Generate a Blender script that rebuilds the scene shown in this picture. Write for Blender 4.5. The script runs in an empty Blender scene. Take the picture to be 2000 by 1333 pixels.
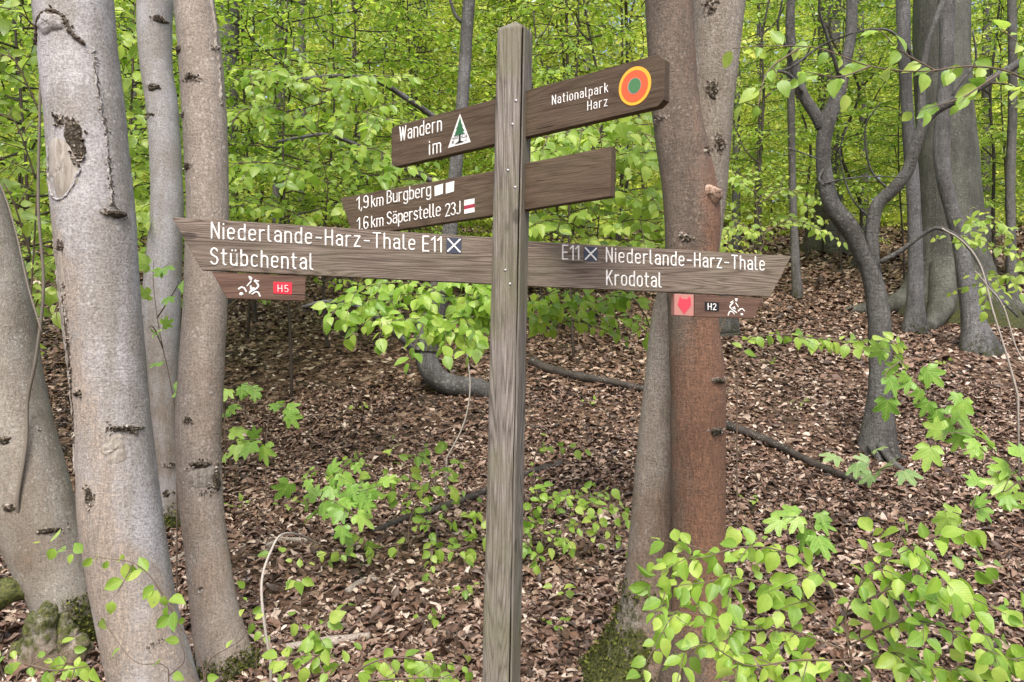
import bpy, bmesh, math, random
import numpy as np
from mathutils import Vector, Matrix

R = math.radians
SC = bpy.context.scene
COL = SC.collection
# ------------------------------------------------------------------ camera, sky, sun, exposure
FPX, CU, CV, CH = 1556.0, 1000.0, 666.5, 1.6
cam = bpy.data.cameras.new('camera')
cam.lens, cam.sensor_width, cam.clip_end = FPX / 2000 * 36, 36, 800
cam.clip_start = .05
camo = bpy.data.objects.new('camera', cam)
COL.objects.link(camo)
camo.location = (0, 0, CH)
camo.rotation_euler = (R(90), 0, 0)
SC.camera = camo
SUN_EL, SUN_AZ = 55, 182          # azimuth measured from +Y (ahead) clockwise
w = bpy.data.worlds.new("World")
SC.world = w
w.use_nodes = True
nt = w.node_tree
sky = nt.nodes.new('ShaderNodeTexSky')
sky.sky_type = 'NISHITA'
sky.sun_disc = False
sky.sun_elevation, sky.sun_rotation = R(SUN_EL), R(SUN_AZ)
sky.air_density, sky.dust_density, sky.ozone_density = 1.0, 6.0, 1.0
bg = nt.nodes['Background']
nt.links.new(sky.outputs[0], bg.inputs[0])
bg.inputs[1].default_value = .15
sl = bpy.data.lights.new('sun', 'SUN')
sl.energy, sl.angle, sl.color = 1.5, R(22), (1, .97, .93)
so = bpy.data.objects.new('sun', sl)
COL.objects.link(so)
so.rotation_euler = (R(90 - SUN_EL), 0, R(180 - SUN_AZ))
SC.view_settings.view_transform = 'Standard'
SC.view_settings.look = 'None'
SC.view_settings.exposure = .95
SC.view_settings.gamma = 1
cy = SC.cycles
cy.max_bounces, cy.diffuse_bounces, cy.glossy_bounces, cy.transmission_bounces, cy.transparent_max_bounces = 9, 6, 2, 7, 4
cy.caustics_reflective = cy.caustics_refractive = False
cy.sample_clamp_indirect = 6

# ------------------------------------------------------------------ small maths
def rng(s): return np.random.default_rng(s)
def P(u, v, Y): return np.array([(u - CU) / FPX * Y, Y, CH - (v - CV) / FPX * Y])
def unit(a): return a / np.maximum(np.linalg.norm(a, axis=-1, keepdims=True), 1e-9)

_ty = np.array([-60, -3, 0, 2.4, 3.5, 5, 7, 8.3, 9.6, 11.5, 14, 16, 20, 30, 45, 70, 160])
_tz = np.array([-.3, -.03, 0, .03, .15, .33, .60, 1.05, 1.5, 2.02, 2.85, 3.4, 4.3, 6.0, 8.6, 12.5, 24])
_gy = np.linspace(-60, 160, 4401)
_gz = np.interp(_gy, _ty, _tz)
_k = np.hanning(25); _k /= _k.sum()
_gz = np.convolve(np.pad(_gz, 12, mode='edge'), _k, 'valid')
def ground(x, y):
    x = np.asarray(x, float); y = np.asarray(y, float)
    b = np.clip((y - 2.5) / 4, 0, 1)
    return (np.interp(y, _gy, _gz) + b * (.05 * np.sin(1.1 * x + .6) * np.cos(.9 * y + .3) + .03 * np.sin(2.3 * x - 1.2 * y)
            + .018 * np.sin(4.7 * x + 3.1 * y + 1) * np.sin(3.9 * y - 1.3 * x)))
def hit(u, v):
    Y = np.arange(1.2, 120, .01)
    z = CH - (v - CV) / FPX * Y
    g = ground((u - CU) / FPX * Y, Y)
    i = np.argmax(z < g)
    y = Y[i] if (z < g).any() else 60.
    return P(u, v, y)
def sines(Q, seed, f, n=5):
    r = rng(seed); o = np.zeros(len(Q))
    for i in range(n):
        k = unit(r.normal(size=3)) * f * r.uniform(.6, 1.7)
        o += np.sin(Q @ k + r.uniform(0, 6.28))
    return o / n
def catmull(pts, n):
    p = np.asarray(pts, float)
    p = np.vstack([2 * p[0] - p[1], p, 2 * p[-1] - p[-2]])
    t = np.linspace(0, len(p) - 3 - 1e-6, n)
    i = t.astype(int); f = (t - i)[:, None]
    a, b, c, d = p[i], p[i + 1], p[i + 2], p[i + 3]
    return .5 * ((2 * b) + (c - a) * f + (2 * a - 5 * b + 4 * c - d) * f ** 2 + (3 * b - a - 3 * c + d) * f ** 3)

# ------------------------------------------------------------------ mesh building
class MB:
    def __init__(s): s.V = []; s.F = []; s.A = {}; s.n = 0
    def add(s, V, Fs, mat=0, **at):
        V = np.asarray(V, float).reshape(-1, 3)
        if len(V) == 0: return
        for F in Fs:
            F = np.asarray(F, int)
            if F.size: s.F.append((F + s.n, np.full(len(F), mat)))
        for k, a in at.items():
            s.A.setdefault(k, []).append((s.n, np.asarray(a, float)))
        s.V.append(V); s.n += len(V)
    def build(s, name, mats, parent=None, origin=(0, 0, 0), smooth=True):
        V = np.vstack(s.V) - np.asarray(origin, float)
        me = bpy.data.meshes.new(name)
        me.vertices.add(len(V)); me.vertices.foreach_set('co', V.ravel())
        lv = np.concatenate([f.ravel() for f, _ in s.F])
        lt = np.concatenate([np.full(len(f), f.shape[1]) for f, _ in s.F])
        mi = np.concatenate([m for _, m in s.F])
        me.loops.add(len(lv)); me.loops.foreach_set('vertex_index', lv)
        me.polygons.add(len(lt)); me.polygons.foreach_set('loop_start', np.concatenate([[0], np.cumsum(lt)[:-1]]))
        me.polygons.foreach_set('material_index', mi)
        me.polygons.foreach_set('use_smooth', np.full(len(lt), smooth))
        for k, lst in s.A.items():
            dim = 3 if lst[0][1].ndim == 2 else 1
            arr = np.zeros((s.n, dim))
            for st, a in lst: arr[st:st + len(a)] = a.reshape(len(a), dim)
            t = me.attributes.new(k, 'FLOAT_VECTOR' if dim == 3 else 'FLOAT', 'POINT')
            t.data.foreach_set('vector' if dim == 3 else 'value', arr.ravel())
        me.update(); me.validate()
        for m in (mats if isinstance(mats, (list, tuple)) else [mats]): me.materials.append(m)
        o = bpy.data.objects.new(name, me); COL.objects.link(o)
        if parent: o.parent = parent
        else: o.location = origin
        return o
def empty(name, loc):
    o = bpy.data.objects.new(name, None); COL.objects.link(o); o.location = loc; o.empty_display_size = .1
    return o
def tag(o, label, cat, group=None):
    o['label'] = label; o['category'] = cat
    if group: o['group'] = group
    return o
def kind(o, k): o['kind'] = k; return o

def tube(pts, rad, seg=8):
    p = np.asarray(pts, float); n = len(p)
    rad = np.broadcast_to(np.asarray(rad, float), (n,))
    T = unit(np.gradient(p, axis=0))
    ref = np.array([0, 0, 1.]) if abs(T[0][2]) < .8 else np.array([1., 0, 0])
    N = np.zeros_like(p); a = ref
    for i in range(n):
        a = a - T[i] * np.dot(a, T[i]); a = a / (np.linalg.norm(a) + 1e-9); N[i] = a
    B = np.cross(T, N)
    th = np.linspace(0, 2 * np.pi, seg, endpoint=False)
    V = p[:, None] + rad[:, None, None] * (np.cos(th)[None, :, None] * N[:, None] + np.sin(th)[None, :, None] * B[:, None])
    i, j = np.meshgrid(np.arange(n - 1), np.arange(seg), indexing='ij')
    j2 = (j + 1) % seg
    Q = np.stack([i * seg + j, i * seg + j2, (i + 1) * seg + j2, (i + 1) * seg + j], -1).reshape(-1, 4)
    V = V.reshape(-1, 3)
    c0, c1 = len(V), len(V) + 1
    V = np.vstack([V, p[:1], p[-1:]])
    k = np.arange(seg); k2 = (k + 1) % seg
    Tt = np.vstack([np.stack([np.full(seg, c0), k2, k], -1), np.stack([np.full(seg, c1), (n - 1) * seg + k, (n - 1) * seg + k2], -1)])
    return V, [Q, Tt]

# ------------------------------------------------------------------ materials
class NT:
    def __init__(s, name):
        s.m = bpy.data.materials.new(name); s.m.use_nodes = True
        s.t = s.m.node_tree; s.t.nodes.clear(); s.out = s.n('ShaderNodeOutputMaterial')
    def n(s, typ, **kw):
        nd = s.t.nodes.new(typ)
        for k, v in kw.items(): setattr(nd, k, v)
        return nd
    def l(s, a, b): s.t.links.new(a, b)
    def val(s, sock, v):
        if hasattr(v, 'is_linked') or hasattr(v, 'links'): s.l(v, sock)
        else: sock.default_value = v
    def coords(s, scale=(1, 1, 1), kind='Object', loc=(0, 0, 0)):
        c = s.n('ShaderNodeTexCoord'); mp = s.n('ShaderNodeMapping')
        mp.inputs['Scale'].default_value = scale; mp.inputs['Location'].default_value = loc
        s.l(c.outputs[kind], mp.inputs[0]); return mp.outputs[0]
    def noise(s, vec, scale, detail=4, rough=.55, dist=0):
        nd = s.n('ShaderNodeTexNoise'); s.l(vec, nd.inputs['Vector'])
        nd.inputs['Scale'].default_value = scale; nd.inputs['Detail'].default_value = detail
        nd.inputs['Roughness'].default_value = rough; nd.inputs['Distortion'].default_value = dist
        return nd.outputs['Fac']
    def attr(s, name, out='Fac'):
        return s.n('ShaderNodeAttribute', attribute_name=name).outputs[out]
    def math(s, op, a, b=0., clamp=False):
        nd = s.n('ShaderNodeMath', operation=op, use_clamp=clamp)
        s.val(nd.inputs[0], a); s.val(nd.inputs[1], b); return nd.outputs[0]
    def step(s, x, lo, hi):
        nd = s.n('ShaderNodeMapRange', interpolation_type='SMOOTHSTEP'); s.l(x, nd.inputs[0])
        nd.inputs[1].default_value = lo; nd.inputs[2].default_value = hi; return nd.outputs[0]
    def mix(s, f, a, b, mode='MIX'):
        nd = s.n('ShaderNodeMix', data_type='RGBA', blend_type=mode)
        s.val(nd.inputs[0], f)
        for sk, v in ((nd.inputs[6], a), (nd.inputs[7], b)):
            s.val(sk, v if not isinstance(v, tuple) else (*v, 1)[:4])
        return nd.outputs[2]
    def ramp(s, x, stops, interp='LINEAR'):
        nd = s.n('ShaderNodeValToRGB'); s.l(x, nd.inputs[0]); r = nd.color_ramp; r.interpolation = interp
        while len(r.elements) < len(stops): r.elements.new(.5)
        for e, (p, c) in zip(r.elements, stops): e.position = p; e.color = (*c, 1)
        return nd.outputs[0]
    def bump(s, h, strength=.4, dist=.01):
        nd = s.n('ShaderNodeBump'); s.l(h, nd.inputs['Height'])
        nd.inputs['Strength'].default_value = strength; nd.inputs['Distance'].default_value = dist
        return nd.outputs[0]
    def pbr(s, col, rough=.7, spec=.3, normal=None):
        b = s.n('ShaderNodeBsdfPrincipled'); s.val(b.inputs['Base Color'], (*col, 1) if isinstance(col, tuple) else col)
        s.val(b.inputs['Roughness'], rough); b.inputs['Specular IOR Level'].default_value = spec
        if normal is not None: s.l(normal, b.inputs['Normal'])
        s.l(b.outputs[0], s.out.inputs[0]); return s.m

def bark(name, c1, c2, c3, tintc=(.2, .13, .09), rough=0.0, spots=.5, far=False, bs=.6, fib=.5):
    """c1/c2 large patches, c3 pale lichen, tintc where the tint attribute says so, moss where the moss attribute says so"""
    m = NT(name)
    o = m.coords(); hz = m.coords((1, 1, 7)); vz = m.coords((1, 1, .16)); k = .45 if far else 1.
    pat = m.math('ADD', m.math('MULTIPLY', m.noise(vz, 9 * k, 5, .6, .4), .55), m.math('MULTIPLY', m.noise(o, 5 * k, 5, .65), .45))
    col = m.mix(m.step(pat, .40, .60), c1, c2)
    f1 = m.noise(hz, 16 * k, 6, .7)
    col = m.mix(m.step(f1, .35, .62), m.mix(.25 + .3 * fib, col, (.66, .64, .62), 'MULTIPLY'), col)
    f2 = m.noise(o, 120 * k, 5, .75); f3 = m.noise(vz, 150 * k, 3, .6)
    col = m.mix(1., col, m.ramp(f2, [(.34, (.55, .53, .51)), (.5, (1, 1, 1)), (.66, (1.4, 1.38, 1.34))]), 'MULTIPLY')
    col = m.mix(fib, col, m.ramp(f3, [(.36, (.6, .58, .56)), (.6, (1.2, 1.2, 1.2))]), 'MULTIPLY')
    v = m.n('ShaderNodeTexVoronoi'); m.l(o, v.inputs['Vector']); v.inputs['Scale'].default_value = 48 * k
    lm = m.math('MULTIPLY', m.step(v.outputs['Distance'], .42, .1), m.step(m.noise(o, 8 * k, 4, .7), .47, .6))
    col = m.mix(m.math('MULTIPLY', lm, spots), col, c3)
    dk = m.n('ShaderNodeTexVoronoi'); m.l(hz, dk.inputs['Vector']); dk.inputs['Scale'].default_value = 13 * k
    dm = m.math('MULTIPLY', m.step(dk.outputs['Distance'], .2, .05), m.step(m.noise(o, 6 * k, 2), .48, .6))
    col = m.mix(m.math('MULTIPLY', dm, .8), col, tuple(x * .22 for x in c2))
    at = m.attr('tint'); gt = m.math('GREATER_THAN', at, .01)
    tn = m.math('ADD', at, m.math('MULTIPLY', m.math('SUBTRACT', m.noise(vz, 14, 6, .75, .5), .5), 1.5))
    tn = m.math('ADD', tn, m.math('MULTIPLY', m.math('SUBTRACT', f2, .5), 1.2))
    tn = m.math('ADD', tn, m.math('MULTIPLY', m.math('SUBTRACT', m.noise(o, 4.5, 3), .5), 1.7))
    col = m.mix(m.math('MULTIPLY', m.math('MULTIPLY', m.step(tn, .1, 1.05), gt), .85), col,
                m.mix(1., tintc, m.ramp(m.math('ADD', m.math('MULTIPLY', f2, .6), m.math('MULTIPLY', f3, .4)), [(.36, (.5, .5, .5)), (.5, (1, 1, 1)), (.64, (1.7, 1.65, 1.6))]), 'MULTIPLY'))
    am = m.attr('moss'); mo = m.math('ADD', am, m.math('MULTIPLY', m.math('SUBTRACT', m.noise(o, 19, 6, .8), .5), 2.))
    mm = m.math('MULTIPLY', m.step(mo, .4, .75), m.math('GREATER_THAN', am, .01))
    col = m.mix(mm, col, m.ramp(m.noise(o, 70, 4, .7), [(.32, (.022, .026, .009)), (.5, (.065, .075, .018)), (.68, (.14, .145, .035))]))
    h = m.math('ADD', m.math('MULTIPLY', f1, .4), m.math('MULTIPLY', f2, .7))
    h = m.math('ADD', h, m.math('MULTIPLY', m.noise(vz, 60 * k, 5, .7, .6), .25 + rough))
    h = m.math('ADD', h, m.math('MULTIPLY', mm, m.noise(o, 130, 3)))
    return m.pbr(col, .62, .35, m.bump(h, bs, .012 / k))

M = {}
M['bark_grey'] = bark('smooth_grey_bark', (.385, .38, .392), (.265, .25, .232), (.56, .55, .53), (.265, .22, .178), bs=.45, fib=.15)
M['bark_tan'] = bark('tan_grey_bark', (.36, .318, .275), (.285, .245, .205), (.52, .49, .45), (.28, .205, .145), .6, .7, bs=.55, fib=.3)
M['bark_lean'] = bark('leaning_trunk_bark', (.30, .285, .25), (.23, .205, .17), (.46, .44, .4), (.15, .11, .075), .5, .7, bs=.5, fib=.25)
M['bark_crook'] = bark('crooked_trunk_bark', (.35, .35, .365), (.27, .255, .24), (.48, .47, .45), (.175, .14, .105), .3, .6, bs=.5, fib=.2)
M['bark_pale'] = bark('pale_maple_bark', (.33, .3, .26), (.24, .205, .165), (.48, .45, .41), (.215, .145, .1), 1.1, .6, bs=.9, fib=.35)
M['bark_old'] = bark('old_mossy_beech_bark', (.125, .13, .11), (.06, .062, .05), (.2, .2, .17), (.1, .09, .06), .6, .5, True, .9, .6)
M['bark_brown'] = bark('brown_bark', (.12, .095, .074), (.175, .138, .108), (.3, .26, .21), (.185, .096, .058), .8, .55, bs=.8, fib=.35)
M['bark_far'] = bark('dark_slate_bark', (.13, .13, .125), (.058, .055, .05), (.2, .2, .185), (.15, .12, .09), .5, .6, True, .9, .6)
M['bark_far_pale'] = bark('slate_grey_bark', (.165, .167, .17), (.075, .073, .07), (.25, .25, .235), (.15, .12, .09), .4, .6, True, .9, .6)
M['twig'] = NT('dark_twig').pbr((.06, .048, .038), .7, .3)
M['shoot'] = NT('brown_shoot').pbr((.13, .095, .07), .6, .3)
M['moss'] = None
M['shoot_grey'] = NT('grey_shoot').pbr((.16, .14, .115), .7, .3)
M['bark_log'] = bark('rotting_dark_bark', (.06, .05, .042), (.03, .025, .02), (.26, .23, .2), (.1, .08, .06), .8, .8)
M['twig_pale'] = NT('silver_dead_twig').pbr((.36, .33, .29), .7, .3)
m = NT('flaky_dark_bark'); M['flake'] = m.pbr(m.ramp(m.attr('rnd'), [(0, (.05, .04, .03)), (.3, (.13, .105, .08)), (.7, (.27, .235, .195)), (1, (.45, .41, .36))]), .85, .2)
m = NT('torn_bark'); o_ = m.coords(); f_ = m.noise(o_, 75, 5, .75); M['crust'] = m.pbr(m.ramp(f_, [(.36, (.02, .016, .012)), (.5, (.1, .082, .058)), (.62, (.3, .26, .2))]), .85, .2, m.bump(f_, 1., .03))
m = NT('pinkish_cut_wood'); f_ = m.noise(m.coords(), 45, 4, .7); M['cut'] = m.pbr(m.ramp(f_, [(.35, (.1, .065, .045)), (.5, (.3, .2, .145)), (.65, (.5, .37, .29))]), .8, .2, m.bump(f_, .8, .02))
m = NT('moss_tuft'); M['moss'] = m.pbr(m.ramp(m.attr('rnd'), [(0, (.02, .028, .008)), (.6, (.08, .095, .02)), (1, (.18, .19, .045))]), .9, .1)
m = NT('pale_wound_wood'); o_ = m.coords((1, 1, .16))
f_ = m.noise(o_, 60, 5, .6, .8)
M['wound'] = m.pbr(m.ramp(f_, [(.3, (.19, .165, .135)), (.5, (.3, .272, .235)), (.7, (.39, .365, .335))]), .75, .25, m.bump(f_, .6, .01))

def leafmat(name, c0, c1, c2, trans=.5, veins=False, tb=1.7):
    m = NT(name)
    col = m.ramp(m.attr('rnd'), [(0, c0), (.55, c1), (1, c2)])
    col = m.mix(.5, col, m.ramp(m.noise(m.coords(), 38, 3), [(.34, (.72, .8, .6)), (.5, (1, 1, 1)), (.68, (1.3, 1.16, 1.3))]), 'MULTIPLY') if veins else col
    nrm = None
    if veins:
        s_ = m.n('ShaderNodeSeparateXYZ'); m.l(m.attr('leafco', 'Vector'), s_.inputs[0])
        ax = m.math('ABSOLUTE', s_.outputs[0])
        ph = m.math('MULTIPLY', m.math('SUBTRACT', m.math('MULTIPLY', s_.outputs[1], 9), m.math('MULTIPLY', ax, 9)), 6.283)
        wv = m.math('SINE', ph)
        rib = m.math('MAXIMUM', m.step(wv, .55, 1.), m.step(ax, .035, .008))
        col = m.mix(m.math('MULTIPLY', rib, .28), col, (.5, .6, .2))
        nrm = m.bump(m.math('MULTIPLY', wv, -1.), .12, .002)
    d = m.n('ShaderNodeBsdfDiffuse'); m.l(col, d.inputs[0])
    t = m.n('ShaderNodeBsdfTranslucent')
    m.l(m.mix(1., col, (tb * 1.02, tb, tb * .8), 'MULTIPLY'), t.inputs[0])
    g = m.n('ShaderNodeBsdfGlossy'); g.inputs['Roughness'].default_value = .38; g.inputs[0].default_value = (.9, .95, 1, 1)
    fr = m.n('ShaderNodeFresnel'); fr.inputs[0].default_value = 1.38
    if nrm is not None:
        for x in (d, t, g): m.l(nrm, x.inputs['Normal'])
    a = m.n('ShaderNodeMixShader'); a.inputs[0].default_value = trans
    m.l(d.outputs[0], a.inputs[1]); m.l(t.outputs[0], a.inputs[2])
    b = m.n('ShaderNodeMixShader'); m.l(m.math('MINIMUM', m.math('MULTIPLY', fr.outputs[0], .8), .13), b.inputs[0]); m.l(a.outputs[0], b.inputs[1]); m.l(g.outputs[0], b.inputs[2])
    m.l(b.outputs[0], m.out.inputs[0]); return m.m
M['leaf_near'] = leafmat('fresh_beech_leaf', (.15, .30, .035), (.27, .435, .06), (.42, .55, .115), .48, True)
M['leaf_mid'] = leafmat('mid_beech_leaf', (.19, .32, .045), (.31, .45, .07), (.43, .55, .105), .5, True)
M['leaf_deep'] = leafmat('deep_green_beech_leaf', (.18, .315, .04), (.29, .44, .06), (.41, .53, .09), .56)
M['leaf_far'] = leafmat('yellow_green_far_leaf', (.22, .33, .045), (.46, .56, .085), (.7, .75, .2), .58, tb=1.55)
M['leaf_maple'] = leafmat('maple_leaf', (.16, .33, .05), (.23, .42, .07), (.33, .5, .095), .42, True)
M['leaf_grey'] = leafmat('pale_maple_leaf', (.17, .29, .11), (.22, .34, .14), (.28, .4, .16), .35, True)

m = NT('dead_leaf')
cl = m.ramp(m.attr('rnd'), [(0, (.028, .018, .013)), (.28, (.092, .054, .036)), (.55, (.182, .106, .072)), (.78, (.31, .23, .17)), (1, (.54, .46, .385))])
M['litter'] = m.pbr(m.mix(.35, cl, m.noise(m.coords(), 60, 3), 'OVERLAY'), .5, .5)
m = NT('leaf_mould'); o_ = m.coords()
v_ = m.n('ShaderNodeTexVoronoi'); m.l(o_, v_.inputs['Vector']); v_.inputs['Scale'].default_value = 17
s_ = m.n('ShaderNodeSeparateColor'); m.l(v_.outputs['Color'], s_.inputs[0])
cl = m.ramp(s_.outputs[0], [(0, (.02, .013, .009)), (.4, (.06, .035, .022)), (.75, (.12, .075, .05)), (1, (.24, .18, .13))])
cl = m.mix(m.step(m.noise(o_, .8, 3), .56, .66), cl, m.mix(m.noise(o_, 30, 4), (.025, .018, .012), (.07, .052, .035)))
M['ground'] = m.pbr(cl, .8, .2, m.bump(m.math('ADD', v_.outputs['Distance'], m.noise(o_, 40, 4)), .8, .03))

# ------------------------------------------------------------------ leaves
def T_beech(fold=.30, arch=.22, wid=1.):
    ys = np.array([.0, .14, .34, .58, .8, 1.]); ws = np.array([0, .235, .355, .33, .18, 0])
    V = []; z = lambda x, y: fold * abs(x) - arch * y * y; ws = ws * wid
    for y, w_ in zip(ys, ws):
        for sx in ((0,) if w_ == 0 else (-1, 0, 1)): V.append((sx * w_, y, z(sx * w_, y)))
    Q, Tr = [], [(0, 2, 1), (0, 3, 2)]
    for r_ in range(3):
        a = 1 + 3 * r_; Q += [(a, a + 1, a + 4, a + 3), (a + 1, a + 2, a + 5, a + 4)]
    Tr += [(10, 11, 13), (11, 12, 13)]
    return np.array(V), [np.array(Q), np.array(Tr)]
def T_lo():
    V = np.array([(0, 0, 0), (-.3, .3, .07), (-.26, .68, .0), (0, 1, -.16), (.26, .68, .0), (.3, .3, .07)])
    return V, [np.array([(0, 3, 2, 1), (0, 5, 4, 3)])]
def T_maple():
    an = [-160, -128, -112, -84, -66, -50, -38, -20, -11, 0, 11, 20, 38, 50, 66, 84, 112, 128, 160]
    ra = [.12, .40, .47, .62, .46, .87, .80, .54, .88, 1.06, .88, .54, .80, .87, .46, .62, .47, .40, .12]
    V = [(0, .0, 0)]
    for a, r_ in zip(an, ra):
        a = R(a); V.append((r_ * math.sin(a) * .62, r_ * math.cos(a) * .62 + .0, -.42 * r_ * r_ * .6 + .045 * math.cos(5 * a)))
    n = len(an)
    V = np.array(V); V[:, 1] += .12
    return V, [np.array([(0, i + 2, i + 1) for i in range(n - 1)])]
def T_dead(k):
    r_ = rng(k); V = []
    ys = [0, .33, .68, 1]; ws = [.06, .33, .3, .05]; c = r_.uniform(.3, 1.3); d = r_.uniform(-.5, .7); tw = r_.uniform(-.5, .5)
    for y, w_ in zip(ys, ws):
        for sx in (-1, 0, 1):
            x = sx * w_; V.append((x * (1 - .3 * c), y, c * abs(x) * .9 + d * (y - .5) ** 2 + tw * x * (y - .5) * 2 + r_.normal() * .02))
    return np.array(V), [np.array([(a, a + 1, a + 4, a + 3) for a in (0, 1, 3, 4, 6, 7)])]
TB, TL, TM = T_beech(), T_lo(), T_maple()
TBV = [TB, T_beech(.7, .1, .92), T_beech(.1, .5, 1.05), T_beech(.45, -.12, .85)]

def place(mb, tpl, pos, ax, nr, size, rnd, co=True, mat=0):
    """one copy of a leaf template per row"""
    tv, tf = tpl; n, k = len(pos), len(tv)
    if n == 0: return
    ax = unit(ax); nr = unit(nr - ax * (nr * ax).sum(-1, keepdims=True)); x = np.cross(ax, nr)
    V = pos[:, None] + size[:, None, None] * (tv[None, :, 0, None] * x[:, None] + tv[None, :, 1, None] * ax[:, None] + tv[None, :, 2, None] * nr[:, None])
    off = (np.arange(n) * k)[:, None, None]
    at = {'rnd': np.repeat(rnd, k)}
    if co: at['leafco'] = np.tile(tv, (n, 1))
    mb.add(V.reshape(-1, 3), [(f[None] + off).reshape(-1, f.shape[1]) for f in tf], mat, **at)

class Fol:
    def __init__(s, seed): s.r = rng(seed); s.p = []; s.a = []; s.n = []; s.s = []; s.c = []; s.tw = []
    def row(s, pts, spacing, size, droop=.45, up=None, start=0., spread=.45, rnd=(.0, 1.), jit=.3):
        pts = np.asarray(pts, float)
        d = np.concatenate([[0], np.cumsum(np.linalg.norm(np.diff(pts, axis=0), axis=1))])
        L = d[-1]; n = max(2, int(L * (1 - start) / spacing))
        t = np.linspace(start * L, L, n) + s.r.uniform(-.3, .3, n) * spacing
        t = np.clip(t, 0, L)
        p = np.stack([np.interp(t, d, pts[:, i]) for i in range(3)], -1)
        T = unit(np.stack([np.interp(t, d, np.gradient(pts[:, i], d)) for i in range(3)], -1))
        U = np.array([0, 0, 1.]) if up is None else np.asarray(up, float)
        S = unit(np.cross(T, U) + s.r.normal(size=(n, 3)) * .05)
        sd = np.where(np.arange(n) % 2 == 0, 1., -1.)[:, None]
        sd[-1] = 0
        ax = .6 * T + .75 * sd * S + s.r.normal(size=(n, 3)) * jit
        ax[:, 2] -= droop * s.r.uniform(.3, 1.5, n)
        nr = U[None] + s.r.normal(size=(n, 3)) * spread
        s.p.append(p + unit(ax) * size * .12); s.a.append(ax); s.n.append(nr)
        s.s.append(size * s.r.uniform(.5, 1.18, n)); s.c.append(s.r.uniform(rnd[0], rnd[1], n))
    def spray(s, p0, d, L, size, r0=.006, ns=6, droop=.45, sag=.12, spacing=None, bare=.15, up=None, rnd=(0, 1), spread=.45):
        d = unit(np.asarray(d, float)); U = np.array([0, 0, 1.]); sp = spacing or size * .55
        S = unit(np.cross(d, U) + 1e-6)
        t = np.linspace(0, 1, 7)[:, None]
        pts = p0 + d * L * t - U * sag * L * t ** 2 + S * (np.sin(t * 5 + s.r.uniform(0, 6)) * .04 * L) + s.r.normal(size=(7, 3)) * .012 * L * (t > 0)
        s.tw.append((pts, r0, r0 * .3)); s.row(pts, sp, size, droop, up, bare, spread, rnd)
        for i in range(ns):
            q = bare + (1 - bare) * (i + .3 * s.r.uniform()) / ns
            b = np.array([np.interp(q, t[:, 0], pts[:, k]) for k in range(3)])
            sg = 1 if i % 2 else -1
            dd = unit(.75 * d + sg * .8 * S + s.r.normal(size=3) * .15 - U * .05)
            l2 = L * s.r.uniform(.3, .5) * (1.05 - .75 * q)
            tt = np.linspace(0, 1, 4)[:, None]
            p2 = b + dd * l2 * tt - U * sag * l2 * tt ** 2
            s.tw.append((p2, r0 * .5, r0 * .2)); s.row(p2, sp, size, droop, up, .08, spread, rnd)
    def leaves(s, tpl, co=True):
        mb = MB()
        p, a, n, z, c = np.vstack(s.p), np.vstack(s.a), np.vstack(s.n), np.concatenate(s.s), np.concatenate(s.c)
        vs = TBV if tpl is TB else [tpl]; k = s.r.integers(0, len(vs), len(p))
        for q, t in enumerate(vs): place(mb, t, p[k == q], a[k == q], n[k == q], z[k == q], c[k == q], co)
        return mb
    def wood(s, mb, seg=4, mat=0):
        for pts, a, b in s.tw:
            V, F = tube(pts, np.linspace(a, b, len(pts)), seg); mb.add(V, F, mat)

# ------------------------------------------------------------------ ground and leaf litter
xs = np.concatenate([np.linspace(-120, -16, 40), np.linspace(-15.5, 15.5, 260), np.linspace(16, 120, 40)])
ys = np.concatenate([np.linspace(-40, 1.5, 30), np.linspace(1.6, 22, 260), np.linspace(22.5, 150, 90)])
X, Y = np.meshgrid(xs, ys)
G = np.stack([X, Y, ground(X, Y)], -1).reshape(-1, 3)
nx = len(xs); i, j = np.meshgrid(np.arange(len(ys) - 1), np.arange(nx - 1), indexing='ij')
mb = MB(); mb.add(G, [np.stack([i * nx + j, i * nx + j + 1, (i + 1) * nx + j + 1, (i + 1) * nx + j], -1).reshape(-1, 4)])
kind(mb.build('ground', M['ground']), 'structure')

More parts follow.
